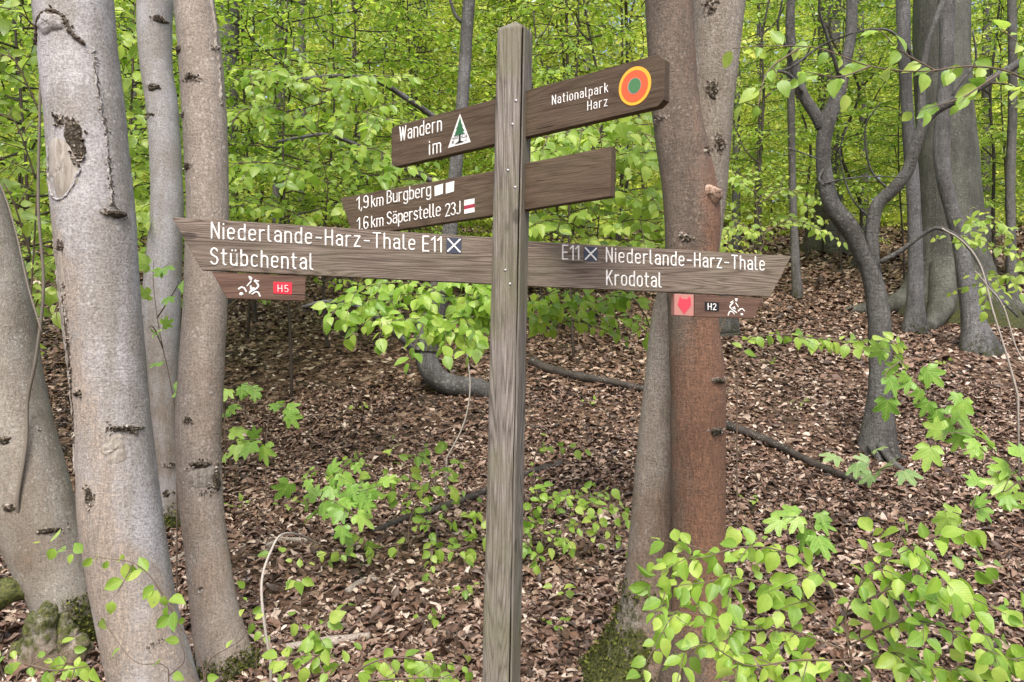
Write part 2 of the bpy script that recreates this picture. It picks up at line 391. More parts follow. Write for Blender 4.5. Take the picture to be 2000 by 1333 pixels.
BK = hit(560, 665)
r = rng(7); mb = MB()
for (y0, y1, dens, size, lod) in ((1.8, 4.6, 3700, .043, 0), (4.6, 8.5, 2400, .045, 0), (8.5, 13, 950, .062, 1), (13, 24, 300, .1, 1)):
    area = .5 * ((1.5 * y0 + 2) + (1.5 * y1 + 2)) * (y1 - y0)
    n = int(area * dens)
    yy = r.uniform(y0, y1, n * 2); xx = r.uniform(-1, 1, n * 2) * (.75 * y1 + 1)
    ok = np.abs(xx) < .75 * yy + 1
    xx, yy = xx[ok][:n], yy[ok][:n]; n = len(xx)
    bare = sines(np.stack([xx, yy, 0 * xx], -1), 5, 1.7, 4)
    bare = np.maximum(bare, 1.2 * sum(np.exp(-((xx - b_[0]) / .95) ** 2 - ((yy - b_[1]) / .6) ** 2) for b_ in (BK, hit(690, 690), hit(480, 740)))); keep = (bare < .42) | (r.uniform(size=n) < .35)
    xx, yy, bare = xx[keep], yy[keep], bare[keep]; n = len(xx)
    pos = np.stack([xx, yy, ground(xx, yy) + r.uniform(0, .022, n)], -1)
    e = .05
    gn = np.stack([-(ground(xx + e, yy) - ground(xx - e, yy)) / (2 * e), -(ground(xx, yy + e) - ground(xx, yy - e)) / (2 * e), np.ones(n)], -1)
    nr = unit(gn) + r.normal(size=(n, 3)) * (.2 + .22 * (r.uniform(size=(n, 1)) < .4))
    nr[r.uniform(size=n) < .5] *= -1
    a_ = r.uniform(0, 6.283, n); ax = np.stack([np.cos(a_), np.sin(a_), r.normal(size=n) * .25], -1)
    ax[:, 2] += .2 * np.sin(a_)
    rn = np.clip(r.beta(1.15, 1.6, n) + .13 * sines(pos, 9, 2.2), 0, 1)
    sz = size * np.where(r.uniform(size=n) < .09, r.uniform(1.5, 2.1, n), r.uniform(.45, 1.35, n))
    if lod: place(mb, TL, pos, ax, nr, sz, rn, False)
    else:
        k = r.integers(0, 6, n)
        for q in range(6): place(mb, T_dead(q), pos[k == q], ax[k == q], nr[k == q], sz[k == q], rn[k == q], False)
for q in range(700):
    y_ = 2 + 8.5 * r.uniform() ** 1.3; x_ = r.uniform(-1, 1) * (.72 * y_ + .5); a_ = r.uniform(0, 6.28); L_ = r.uniform(.05, .3)
    t_ = np.linspace(-.5, .5, 5); xx = x_ + np.cos(a_) * L_ * t_ + r.normal(size=5) * .012; yy = y_ + np.sin(a_) * L_ * t_ + r.normal(size=5) * .012
    V, F = tube(np.stack([xx, yy, ground(xx, yy) + .022 + r.normal(size=5) * .006], -1), np.linspace(1, .6, 5) * r.uniform(.0015, .005), 5)
    mb.add(V, F, 0, rnd=np.full(len(V), r.choice([.05, .2, .3, .75])))
kind(mb.build('leaf_litter', M['litter']), 'stuff')['label'] = 'brown fallen beech leaves covering the whole forest floor'

# ------------------------------------------------------------------ trunks traced in pixels, stood at their own distance
class Trunk:
    def __init__(s, rows, Y, ext=4., seg=44, step=.03, seed=1, sink=.25, bumpy=.035, flare=0., lean=None, dep=None, taper=.6):
        rows = sorted(rows, key=lambda q: q[2])
        s.rows = np.array(rows, float); s.Y = Y
        dep = dep or (lambda v: Y)
        c = [np.append(P((a + b) / 2, v, dep(v)), (b - a) / 2 / FPX * dep(v)) for a, b, v in rows]
        top = c[0]; d = unit((c[0] - c[min(2, len(c) - 1)])[:3]) if lean is None else unit(np.array(lean, float))
        d = unit(d + np.array([0, 0, .6]))
        up_ = [np.append(top[:3] + d * ext * q, top[3] * (1 - (1 - taper) * q)) for q in np.linspace(1, 0, max(3, int(ext / .3)) + 1)[:-1]]
        dn = c[-1].copy(); dv = unit((c[-1] - c[-2])[:3]); dn[:3] += dv * sink; dn[3] *= 1.12
        ctl = np.array((up_ if ext else []) + c + [dn])
        L = np.linalg.norm(np.diff(ctl[:, :3], axis=0), axis=1).sum()
        n = int(L / step) if L / step < 260 else 260
        q = catmull(ctl, max(n, 12)); s.c, s.r = q[:, :3], np.maximum(q[:, 3], .004)
        V, F = tube(s.c, s.r, seg)
        k = len(s.c); ring = V[:k * seg]; cen = np.repeat(s.c, seg, 0); rr = np.repeat(s.r, seg)
        nrm = unit(ring - cen)
        sc = 1 / max(np.median(s.r), .02)
        dsp = bumpy * (sines(ring * np.array([1, 1, .45]), seed, 1.1 * sc) + .5 * sines(ring, seed + 7, 3.2 * sc) + .25 * sines(ring * np.array([1, 1, .6]), seed + 3, 8 * sc))
        z0 = c[-1][2]
        if flare:
            hgt = np.clip(1 - (ring[:, 2] - z0) / (5 * c[-1][3]), 0, 1.3) ** 2
            th = np.arctan2(nrm[:, 1], nrm[:, 0]); rs = rng(seed + 40)
            fl = sum(rs.uniform(.5, 1) * np.cos(kk * th + rs.uniform(0, 6)) for kk in (2, 3, 5)) / 2.2
            dsp = dsp + hgt * flare * (.75 + .6 * fl)
        V[:k * seg] = ring + nrm * (rr * dsp)[:, None]
        s.V, s.F, s.nrm, s.z0 = V, F, np.vstack([nrm, nrm[:1], nrm[-1:]]), z0
    def surf(s, u, v):
        """surface point and normal facing the camera at a pixel"""
        vs = s.rows[:, 2]; a = np.interp(v, vs, s.rows[:, 0]); b = np.interp(v, vs, s.rows[:, 1])
        f = np.clip((u - (a + b) / 2) / ((b - a) / 2), -.97, .97)
        # centre of the nearest ring
        pc = P((a + b) / 2, v, s.Y); i = np.argmin(np.abs(s.c[:, 2] - pc[2]) + .3 * np.abs(s.c[:, 0] - pc[0]))
        n = np.array([f, -math.sqrt(1 - f * f), 0.])
        return s.c[i] * np.array([1, 1, 0]) + np.array([0, 0, pc[2]]) + n * s.r[i] * 1.01, n

def flakes(tr, path, w_, n, size=.012, seed=1, lift=.35):
    """crust of little tilted bark plates along a pixel path"""
    size *= .85; r = rng(seed); mb = MB(); pth = np.array(path, float)
    t = r.uniform(0, len(pth) - 1, n); pos, nr = [], []
    for q in t:
        i = min(int(q), len(pth) - 2); c = pth[i] + (pth[i + 1] - pth[i]) * (q - i)
        p, nn = tr.surf(c[0] + r.normal() * w_[0] * .5, c[1] + r.normal() * w_[1] * .5); pos.append(p); nr.append(nn)
    pos, nr = np.array(pos), np.array(nr)
    ax = r.normal(size=(n, 3)); nr2 = nr + r.normal(size=(n, 3)) * lift
    tv = np.array([(-.3, 0, 0), (.35, .1, 0), (.25, .9, .2), (-.2, 1., .1), (-.3, 0, -.25), (.35, .1, -.25), (.25, .9, -.1), (-.2, 1, -.2)])
    tf = [np.array([(0, 1, 2, 3), (0, 4, 5, 1), (1, 5, 6, 2), (2, 6, 7, 3), (3, 7, 4, 0)])]
    place(mb, (tv, tf), pos - nr * size * .12, ax, nr2, size * r.uniform(.5, 1.3, n), r.uniform(0, 1, n) ** 1.3, False)
    return mb
def patch(tr, u, v, a, b, lift=.004, seed=1, dome=0., rot=0.):
    """irregular raised area on the trunk: bare wood or a healed knot"""
    r = rng(seed); nr_, na = 9, 28; V = []; ph = r.uniform(0, 6, 4)
    for i in range(nr_):
        q = i / (nr_ - 1)
        for j in range(na):
            t = 2 * math.pi * j / na
            k = q * (1 + .12 * math.sin(2 * t + ph[0]) + .1 * math.sin(3 * t + ph[1]) + .07 * math.sin(5 * t + ph[2]))
            du, dv = a * k * math.cos(t), b * k * math.sin(t)
            p, n = tr.surf(u + du * math.cos(rot) - dv * math.sin(rot), v + du * math.sin(rot) + dv * math.cos(rot))
            V.append(p + n * (lift * (1 - q ** 4) - .004 * q ** 4 + dome * (1 - q * q) + .0015 * r.normal() * (q < 1)))
    i, j = np.meshgrid(np.arange(nr_ - 1), np.arange(na), indexing='ij'); j2 = (j + 1) % na
    mb = MB(); mb.add(V, [np.stack([i * na + j, i * na + j2, (i + 1) * na + j2, (i + 1) * na + j], -1).reshape(-1, 4)]); return mb

def tufts(tr, moss, n, size, parent, base, seed=1):
    r = rng(seed); mv = moss(tr.V, tr.nrm) + .5 * sines(tr.V, seed, 16); ok = np.where((mv > .55) & (tr.V[:, 2] > -.1))[0]
    if len(ok) == 0: return
    i = r.choice(ok, n); pos = tr.V[i] + r.normal(size=(n, 3)) * .012
    mb = MB(); place(mb, TL, pos, tr.nrm[i] * .5 + r.normal(size=(n, 3)) * .6 + np.array([0, 0, .4]), tr.nrm[i] + r.normal(size=(n, 3)) * .6, size * r.uniform(.5, 1.3, n), r.uniform(0, 1, n), False)
    kind(mb.build('moss', M['moss'], parent, base), 'stuff')
def seam(tr, path, rad, off=0., seed=1):
    c = catmull(path, 10 * len(path)); r = rng(seed); pts = []
    for u, v in c:
        p, n = tr.surf(u + r.normal() * 1.2, v); pts.append(p + n * off)
    V, F = tube(np.array(pts), rad * (.6 + .8 * r.uniform(size=len(pts))), 6)
    mb = MB(); mb.add(V, F, 0, rnd=np.full(len(V), .12)); return mb
def tree(name, label, cat, tr, mat, tint=None, moss=None, extra=None, group=None, base=None):
    """a trunk (with any side limbs in extra) under an Empty at the tree's foot"""
    base = np.array(base if base is not None else [tr.c[-1][0], tr.c[-1][1], ground(tr.c[-1][0], tr.c[-1][1])])
    root = tag(empty(name, base), label, cat, group)
    mb = MB()
    z = tr.V[:, 2]
    mb.add(tr.V, tr.F, 0, tint=(tint(tr.V, tr.nrm) if tint else np.zeros(len(z))), moss=(moss(tr.V, tr.nrm) if moss else np.zeros(len(z))))
    for t2 in (extra or []):
        V, F = (t2.V, t2.F) if isinstance(t2, Trunk) else t2
        mb.add(V, F, 0, tint=np.zeros(len(V)), moss=np.zeros(len(V)))
    tk = mb.build('trunk', M[mat], root, base)
    if moss and tr.Y < 6: tufts(tr, moss, 2600, .016, tk, base)
    return root, tk, base
def sub(mb, name, mat, parent, base, label=None):
    o = mb.build(name, M[mat], parent, base, smooth=(mat != 'flake'))
    if label: o['label'] = label
    return o
def ramp_z(V, z0, z1): return np.clip((z1 - V[:, 2]) / (z1 - z0), 0, 1)

# A: stout grey trunk at the left
A = Trunk([(70, 215, 0), (82, 224, 100), (92, 236, 200), (101, 246, 300), (108, 256, 400), (118, 263, 500), (129, 270, 600), (141, 279, 700), (150, 288, 800), (155, 298, 900), (160, 311, 1000), (174, 325, 1100), (194, 342, 1200), (213, 366, 1290), (221, 377, 1333)], 2.95, seed=3, bumpy=.028)
def tintA(V, n):
    u = CU + V[:, 0] / np.maximum(V[:, 1], .5) * FPX; v = CV - (V[:, 2] - CH) / np.maximum(V[:, 1], .5) * FPX
    e = np.interp(v, [380, 480, 600, 760, 860, 930, 1050, 1120, 1250], [100, 142, 160, 178, 208, 232, 238, 330, 420]) + 6 * sines(V, 2, 14)
    return np.where(V[:, 1] > A.Y + .02, .3, np.clip((e - u) / 40 + .5, 0, 1) * .8) * np.clip((v - 330) / 200, 0, 1)
root, tk, b = tree('beech_tree', 'stout silver-grey trunk with a knot near its top and a torn bark wound', 'tree', A, 'bark_grey',
    tint=tintA, moss=lambda V, n: ramp_z(V, 0, .25) * .5)
sub(patch(A, 137, 72, 30, 24, .005, 2, .008), 'healed_knot', 'bark_grey', tk, b)
sub(flakes(A, [(98, 100), (108, 70), (125, 56), (145, 52), (165, 68), (177, 90)], (5, 5), 130, .012, 3), 'knot_rim', 'flake', tk, b)
sub(patch(A, 160, 345, 38, 62, .004, 4), 'bark_wound', 'wound', tk, b)
sub(patch(A, 184, 288, 19, 38, .005, 21, .004, -.25), 'torn_bark', 'crust', tk, b)
sub(flakes(A, [(150, 250), (170, 262), (190, 280), (196, 305), (186, 330)], (10, 12), 300, .016, 5), 'bark_scar', 'flake', tk, b)
sub(seam(A, [(128, 300), (124, 350), (136, 392), (160, 402), (182, 380), (194, 345)], .004, .001, 5), 'bark_seam', 'bark_grey', tk, b)
sub(seam(A, [(206, 110), (215, 190), (226, 255), (233, 330), (241, 410)], .0042, -.001, 6), 'bark_seam', 'bark_grey', tk, b)
sub(seam(A, [(209, 130), (218, 200), (229, 265), (236, 340), (243, 412)], .0019, .002, 7), 'bark_seam', 'flake', tk, b)
sub(seam(A, [(146, 520), (154, 580), (160, 640), (164, 700), (166, 750), (170, 800), (168, 860)], .0028, .002, 8), 'bark_seam', 'flake', tk, b)
sub(seam(A, [(116, 470), (124, 540), (136, 640), (146, 760), (152, 860), (156, 920)], .007, 0., 9), 'bark_seam', 'wound', tk, b)
sub(patch(A, 153, 488, 9, 14, .005, 22), 'torn_bark', 'crust', tk, b)
sub(patch(A, 245, 425, 14, 7, .007, 23, .006), 'torn_bark', 'crust', tk, b)
sub(patch(A, 266, 832, 26, 6, .004, 24, .003, .12), 'torn_bark', 'crust', tk, b)
sub(patch(A, 212, 955, 9, 22, .004, 25, .003), 'torn_bark', 'crust', tk, b)
sub(patch(A, 185, 765, 11, 6, .004, 26, .004), 'torn_bark', 'crust', tk, b)
sub(patch(A, 233, 1195, 8, 7, .004, 27, .004), 'torn_bark', 'crust', tk, b)
sub(seam(A, [(98, 104), (106, 74), (124, 55), (145, 51), (164, 64), (178, 92), (196, 108)], .0065, .002, 10), 'knot_rim', 'flake', tk, b)
sub(flakes(A, [(206, 110), (215, 190), (228, 260), (236, 340), (243, 415)], (3, 10), 170, .010, 6, .3), 'bark_seam', 'wound', tk, b)
sub(flakes(A, [(232, 424), (258, 428)], (5, 6), 90, .014, 7), 'bark_scar', 'flake', tk, b)
sub(patch(A, 150, 600, 13, 155, .004, 8), 'bark_wound', 'wound', tk, b)
sub(flakes(A, [(150, 478), (155, 492)], (8, 10), 60, .012, 9), 'bark_scar', 'flake', tk, b)
sub(flakes(A, [(156, 545), (162, 600), (166, 680), (166, 745)], (4, 14), 130, .012, 10), 'bark_seam', 'flake', tk, b)
sub(flakes(A, [(176, 764), (192, 766)], (5, 4), 40, .011, 11), 'bark_scar', 'flake', tk, b)
sub(flakes(A, [(240, 828), (262, 830), (285, 838)], (8, 8), 110, .013, 12), 'bark_scar', 'flake', tk, b)
sub(patch(A, 255, 870, 26, 30, .003, 13), 'bark_wound', 'wound', tk, b)
sub(flakes(A, [(206, 935), (216, 955), (214, 975)], (10, 9), 100, .013, 14), 'bark_scar', 'flake', tk, b)
sub(flakes(A, [(168, 838), (168, 860)], (6, 12), 60, .012, 15), 'bark_scar', 'flake', tk, b)
sub(flakes(A, [(228, 1193), (238, 1196)], (5, 5), 40, .01, 16), 'bark_scar', 'flake', tk, b)
sub(flakes(A, [(318, 1240), (340, 1228)], (6, 8), 60, .012, 17), 'bark_scar', 'flake', tk, b)

# B: pale twisted trunk behind
B = Trunk([(272, 342, -60), (270, 338, 0), (270, 334, 60), (276, 335, 130), (286, 345, 200), (294, 352, 300), (296, 356, 400), (288, 353, 500), (279, 350, 600), (284, 347, 700), (292, 346, 800), (298, 350, 900), (304, 355, 1000), (305, 358, 1030)], hit(330, 1030)[1], seed=11, flare=.2, ext=3)
root, tk, b = tree('beech_tree', 'pale crooked trunk with a mossy foot, seen between the two thick trunks on the left', 'tree', B, 'bark_crook',
    tint=lambda V, n: ramp_z(V, 1., 2.0) * .75, moss=lambda V, n: ramp_z(V, .35, .62))
for k, (u, v, a, c_) in enumerate(((322, 48, 12, 7), (312, 180, 14, 8), (336, 960, 6, 8), (312, 985, 7, 6))): sub(patch(B, u, v, a, c_, .005, 120 + k, .006), 'torn_bark', 'crust', tk, b)
for k, (u, v) in enumerate(((322, 48), (310, 180), (299, 232), (286, 620), (340, 905), (336, 960), (312, 985))):
    sub(flakes(B, [(u - 8, v), (u + 8, v)], (9, 4), 55, .018, 30 + k), 'bark_scar', 'flake', tk, b)

# C: straight tan trunk
C_ = Trunk([(336, 410, -40), (340, 416, 0), (350, 430, 100), (356, 438, 200), (362, 443, 300), (366, 445, 400), (364, 444, 500), (360, 442, 600), (352, 437, 700), (345, 432, 800), (346, 431, 900), (354, 436, 1000), (366, 448, 1100), (376, 464, 1200), (388, 482, 1270), (394, 494, 1310)], hit(440, 1312)[1], seed=21, flare=.12)
root, tk, b = tree('beech_tree', 'straight tan trunk with small knots and mossy foot behind the left arrow tip', 'tree', C_, 'bark_tan',
    tint=lambda V, n: ramp_z(V, -.2, 1.7) * .6, moss=lambda V, n: ramp_z(V, .05, .36) * 1.1)
for k, (u, v, a, n) in enumerate(((358, 105, 8, 50), (390, 164, 14, 60), (378, 332, 9, 60), (364, 230, 5, 30), (385, 816, 7, 40), (404, 1140, 5, 30), (426, 100, 3, 60))):
    sub(flakes(C_, [(u - a, v), (u + a, v + 2)], (5, 6), n, .013, 50 + k), 'bark_scar', 'flake', tk, b)
sub(seam(C_, [(418, -20), (424, 60), (432, 140), (437, 210)], .008, 0., 5), 'bark_seam', 'wound', tk, b)
for k, (u, v, a, c_) in enumerate(((390, 164, 12, 5), (378, 332, 8, 7), (358, 105, 8, 9), (405, 903, 20, 7), (430, 935, 5, 22), (384, 816, 6, 6))): sub(patch(C_, u, v, a, c_, .004, 130 + k, .005), 'torn_bark', 'crust', tk, b)
sub(patch(C_, 405, 925, 22, 26, .004, 61), 'bark_wound', 'wound', tk, b)
sub(flakes(C_, [(385, 915), (400, 900), (425, 905), (430, 950), (405, 960)], (7, 9), 130, .013, 62), 'bark_scar', 'flake', tk, b)

# D: leaning trunk at the left edge, with a burr stump at its foot
D = Trunk([(-110, -30, 300), (-95, 4, 400), (-88, 32, 500), (-78, 55, 600), (-65, 70, 700), (-48, 88, 800), (-30, 113, 900), (-8, 140, 1000), (35, 165, 1100), (70, 184, 1180), (85, 195, 1245)], hit(140, 1250)[1], seed=31, flare=.08, ext=4, lean=(-.35, 0, 1))
root, tk, b = treeD = tree('beech_tree', 'trunk leaning out of the left edge of the picture above a knobbly burr', 'tree', D, 'bark_lean',
    tint=lambda V, n: ramp_z(V, .1, 1.6) * .55, moss=lambda V, n: ramp_z(V, .15, .55) * np.clip(n[:, 0] + .35, 0, 1) * 1.15)
for k, (u, v, a, c_) in enumerate(((52, 852, 12, 8), (65, 978, 12, 6), (125, 1025, 16, 6))): sub(patch(D, u, v, a, c_, .004, 140 + k, .006), 'torn_bark', 'crust', tk, b)
for k, (u, v, a) in enumerate(((50, 850, 8), (65, 975, 9), (125, 1025, 14), (92, 840, 4), (20, 908, 4))):
    sub(flakes(D, [(u - a, v), (u + a, v)], (6, 6), 70, .014, 70 + k), 'bark_scar', 'flake', tk, b)
Y = D.Y - .22
st = tag(empty('burr_stump', P(85, 1290, Y)), 'knobbly hollow burr with moss at the foot of the leaning trunk', 'stump'); b = np.array(st.location)
mb = MB(); rs = rng(12)
lumps = [([(-170, 1300), (-60, 1205), (10, 1160), (60, 1150), (95, 1185), (105, 1250)], [.085, .075, .06, .05, .045, .05], 0.)]
for u, v0, v1, r0 in ((60, 1310, 1190, .05), (95, 1320, 1180, .06), (125, 1310, 1205, .055), (150, 1300, 1225, .045), (80, 1330, 1260, .06), (110, 1335, 1275, .05), (45, 1320, 1245, .045), (165, 1310, 1255, .04)):
    lumps.append(([(u + rs.normal() * 8, v0), (u + rs.normal() * 8, (v0 + v1) / 2), (u + rs.normal() * 6, v1 + 14), (u + 3, v1)], [r0 * 1.2, r0, r0 * .6, r0 * .15], rs.uniform(-.03, .08)))
for sd, (pts, rr, dy) in enumerate(lumps):
    q = catmull([np.append(P(u, v, Y + dy + (.05 * q_ if sd == 0 else 0)), k) for q_, ((u, v), k) in enumerate(zip(pts, rr))], 40)
    V, F = tube(q[:, :3], q[:, 3], 26)
    V = V + unit(V - V.mean(0)) * (.022 * sines(V, 31, 34) + .014 * sines(V, 32, 80) + .008 * sines(V, 33, 170))[:, None]
    mb.add(V, F, 0, tint=np.clip(.6 + .5 * sines(V, 6, 12), .02, 1), moss=np.clip(1.1 * (sines(V, 77, 9) + .3), 0, 1))
mb.build('stump_wood', M['bark_lean'], st, b)

# E: brown trunk with red algae, F: grey trunk crossing behind it
E = Trunk([(1258, 1350, -40), (1260, 1353, 0), (1266, 1358, 100), (1272, 1366, 200), (1284, 1384, 300), (1294, 1400, 370), (1298, 1406, 420), (1301, 1403, 500), (1306, 1402, 620), (1310, 1414, 740), (1311, 1416, 850), (1313, 1416, 1000), (1317, 1415, 1150), (1312, 1420, 1260), (1305, 1432, 1350)], 3.22, seed=41, flare=.3, sink=.4)
def tintE(V, n):
    px = CV - (V[:, 2] - CH) * FPX / 3.1
    return (.38 + .62 * np.clip((px - 230) / 160, 0, 1)) * np.clip(.55 + .75 * n[:, 0] + np.clip((px - 560) / 150, 0, 1) * .6, .08, 1) * np.clip(1.3 - np.clip(px - 1150, 0, 999) / 250, 0, 1)
root, tk, b = tree('maple_tree', 'brown trunk tinted rusty red by algae, behind the right arrow tip', 'tree', E, 'bark_brown', tint=tintE, moss=lambda V, n: ramp_z(V, 0, .4) * .6)
sub(patch(E, 1383, 386, 20, 17, .004, 4, .022), 'branch_stub', 'cut', tk, b)
for k, (u, v, a, c_) in enumerate(((1392, 742, 16, 6), (1387, 838, 13, 9))): sub(patch(E, u, v, a, c_, .004, 150 + k, .008), 'torn_bark', 'crust', tk, b)
for k, (u, v, a) in enumerate(((1395, 740, 14), (1387, 838, 12), (1284, 240, 5), (1330, 470, 5), (1375, 300, 4), (1345, 560, 4))):
    sub(flakes(E, [(u - a, v), (u + a, v)], (7, 6), 70, .013, 90 + k), 'bark_scar', 'flake', tk, b)
Fk = Trunk([(1352, 1460, -40), (1350, 1455, 0), (1343, 1443, 100), (1336, 1432, 200), (1328, 1424, 300), (1318, 1416, 400), (1303, 1402, 500), (1288, 1388, 560), (1270, 1374, 640), (1258, 1362, 750), (1246, 1350, 850), (1234, 1340, 1000), (1226, 1334, 1100), (1212, 1336, 1200), (1180, 1350, 1280), (1140, 1370, 1345)], 3.48, seed=51, flare=.15, sink=.3)
root, tk, b = tree('maple_tree', 'pale grey trunk crossing behind the reddish trunk, flaring into a mossy foot', 'tree', Fk, 'bark_pale',
    tint=lambda V, n: np.clip((1.35 - V[:, 2]) / .5, 0, 1) * np.clip(.7 + .2 * n[:, 0], 0, .9), moss=lambda V, n: ramp_z(V, .2, .75) * np.clip(.5 - 1. * n[:, 0], 0, .9))
sub(patch(Fk, 1380, 190, 9, 20, .006, 160, .008), 'torn_bark', 'crust', tk, b)
for k, (u, v, a) in enumerate(((1380, 190, 6), (1378, 30, 4), (1392, 290, 3))):
    sub(flakes(Fk, [(u - a, v - 10), (u + a, v + 8)], (9, 12), 90, .018, 110 + k), 'bark_scar', 'flake', tk, b)

# G: forked beech on the right
Y = hit(1712, 890)[1]
def limb(pts, Y, r0, r1, seg=14, n=40, seed=1, dy=0.):
    k = len(pts); q = catmull([np.append(P(u, v, Y + dy * i / (k - 1)), r0 + (r1 - r0) * i / (k - 1)) for i, (u, v) in enumerate(pts)], n)
    V, F = tube(q[:, :3], q[:, 3], seg)
    V = V + unit(V - V.mean(0)) * (q[:, 3].mean() * .10 * sines(V, seed, 2.2 / q[:, 3].mean()))[:, None]
    return V, F
px = lambda w_, Y: w_ / 2 / FPX * Y
Gt = Trunk([(a_ + (b_ - a_) * (.10 if v_ < 600 else .03), b_ - (b_ - a_) * (.10 if v_ < 600 else .03), v_) for a_, b_, v_ in [(1650, 1676, -40), (1650, 1676, 60), (1640, 1666, 120), (1624, 1654, 180), (1600, 1638, 230), (1590, 1626, 280), (1592, 1628, 340), (1604, 1646, 400), (1638, 1684, 450), (1664, 1710, 500), (1682, 1728, 550), (1694, 1740, 620), (1697, 1743, 700), (1694, 1744, 780), (1688, 1746, 840), (1682, 1750, 885)]], Y, seed=61, flare=.3, ext=4, step=.04, seg=30, bumpy=.075)
roots = [limb([(1715, 860), (1750, 890), (1790, 905), (1850, 930)], Y - .1, px(22, Y), px(4, Y), dy=.1, seed=4), limb([(1720, 870), (1745, 905), (1770, 925), (1800, 975)], Y - .15, px(18, Y), px(4, Y), dy=-.5, seed=5),
         limb([(1700, 870), (1735, 930), (1745, 965)], Y - .1, px(16, Y), px(4, Y), dy=-.4, seed=6)]
GX = [limb([(1706, 540), (1702, 470), (1712, 405), (1745, 370), (1772, 335), (1788, 285), (1806, 240), (1832, 212), (1880, 190), (1930, 160), (2000, 118), (2090, 60)], Y, px(28, Y), px(13, Y), seed=7, n=70, dy=-.6),
      limb([(1798, 262), (1800, 190), (1802, 140), (1815, 75), (1842, 0), (1860, -80)], Y - .3, px(15, Y), px(9, Y), seed=8),
      limb([(1606, 250), (1590, 220), (1566, 180), (1548, 110), (1543, 40), (1548, -40)], Y, px(24, Y), px(16, Y), seed=9),
      limb([(1720, 512), (1760, 490), (1800, 460), (1835, 446), (1880, 470), (1915, 520), (1940, 570), (1990, 620)], Y - .1, px(10, Y), px(4, Y), 8, seed=10, dy=-.6)]
for k, (pts, w0) in enumerate((([(1566, 180), (1545, 150), (1520, 140), (1490, 152)], 8), ([(1512, 140), (1545, 132), (1600, 92), (1650, 70), (1700, 56)], 6), ([(1640, 150), (1615, 70), (1600, 20), (1605, -20)], 8), ([(1800, 160), (1770, 90), (1735, 60), (1700, 58)], 8), ([(1608, 330), (1600, 350), (1612, 365), (1608, 360)], 5),
        ([(1606, 360), (1650, 350), (1710, 345), (1770, 348)], 4), ([(1700, 430), (1660, 380), (1640, 300), (1655, 250)], 4), ([(1540, 290), (1570, 300), (1608, 315)], 4), ([(1850, 205), (1870, 170), (1905, 120), (1900, 60)], 7), ([(1740, 375), (1700, 330), (1690, 250), (1720, 200)], 5), ([(1548, 110), (1520, 60), (1528, 0)], 7))):
    GX.append(limb(pts, Y - .05, px(w0, Y), px(w0 * .45, Y), 7, 20, 20 + k, dy=-.25))
treeG = tree('beech_tree', 'slim dark beech forking into two crooked stems to the right of the right arrow', 'tree', Gt, 'bark_far', extra=GX + roots, moss=lambda V, n: ramp_z(V, .5, .9) * .35)

# H..N: mid-distance trunks
def slim(rows, label, mat='bark_far', seed=1, flare=.35, name='beech_tree', Y=None, extra=None, ext=5, moss=.6, sink=.4):
    rows = sorted(rows, key=lambda q: q[2]); a, b_, v = rows[-1]
    Y = Y or hit((a + b_) / 2, v)[1]
    t = Trunk(rows, Y, ext=ext, seg=20, step=.09, seed=seed, flare=flare, sink=sink, bumpy=.06)
    z0 = t.z0
    return tree(name, label, 'tree', t, mat, extra=[e(Y) for e in (extra or [])], moss=lambda V, n: ramp_z(V, z0 - .1, z0 + .5) * moss)
slim([(1750, 1776, -20), (1754, 1778, 100), (1760, 1782, 200), (1765, 1790, 300), (1772, 1798, 400), (1774, 1802, 500), (1772, 1804, 600), (1768, 1808, 648)], 'slim upright trunk just left of the great buttressed beech', 'bark_far_pale', 71)
slim([(1834, 1864, -20), (1836, 1862, 100), (1832, 1858, 180), (1824, 1854, 280), (1830, 1858, 350), (1848, 1876, 420), (1862, 1890, 480), (1872, 1904, 560), (1880, 1922, 630), (1880, 1944, 686)], 'smooth grey trunk with an S-bend, standing in front of the great buttressed beech', 'bark_far_pale', 72)
slim([(1790, 1890, -20), (1790, 1890, 100), (1792, 1894, 200), (1796, 1902, 300), (1798, 1908, 400), (1800, 1914, 500), (1790, 1926, 560), (1772, 1946, 606)], 'great old beech with a buttressed mossy foot, the thickest trunk at the right', 'bark_old', 73, .35, moss=.75, extra=[lambda Y: limb([(1810, 520), (1780, 575), (1740, 596), (1690, 604), (1640, 612)], Y, px(60, Y), px(14, Y), dy=.1, seed=3), lambda Y: limb([(1900, 500), (1935, 570), (1975, 598), (2040, 612)], Y, px(60, Y), px(16, Y), dy=-.2, seed=4), lambda Y: limb([(1850, 520), (1840, 590), (1828, 622), (1815, 640)], Y - .3, px(64, Y), px(20, Y), dy=-.7, seed=5), lambda Y: limb([(1880, 520), (1890, 590), (1905, 620), (1925, 650)], Y - .25, px(50, Y), px(18, Y), dy=-.6, seed=6)])
slim([(1598, 1642, -20), (1598, 1640, 200), (1596, 1642, 350), (1592, 1648, 440), (1584, 1656, 492)], 'dark trunk with a spreading foot on the crest behind the forked beech', 'bark_far', 74, .5)
slim([(1536, 1550, -20), (1538, 1552, 200), (1542, 1556, 400), (1545, 1563, 520), (1548, 1568, 582)], 'thin dark trunk with a curved foot just right of the right arrow tip', 'bark_far', 75)
slim([(1434, 1448, -20), (1432, 1446, 200), (1430, 1446, 400), (1428, 1448, 492)], 'thin grey pole trunk in the gap right of the reddish trunk', 'bark_far_pale', 76)
slim([(1968, 1984, -20), (1970, 1986, 200), (1964, 1982, 350), (1966, 1984, 480), (1966, 1990, 600)], 'thin dark trunk close to the right edge of the picture', 'bark_far', 77)
slim([(1405, 1440, 500), (1404, 1440, 640), (1402, 1442, 655)], 'short dark stump behind the reddish trunk', 'bark_far', 78, name='tree_stump', ext=0)
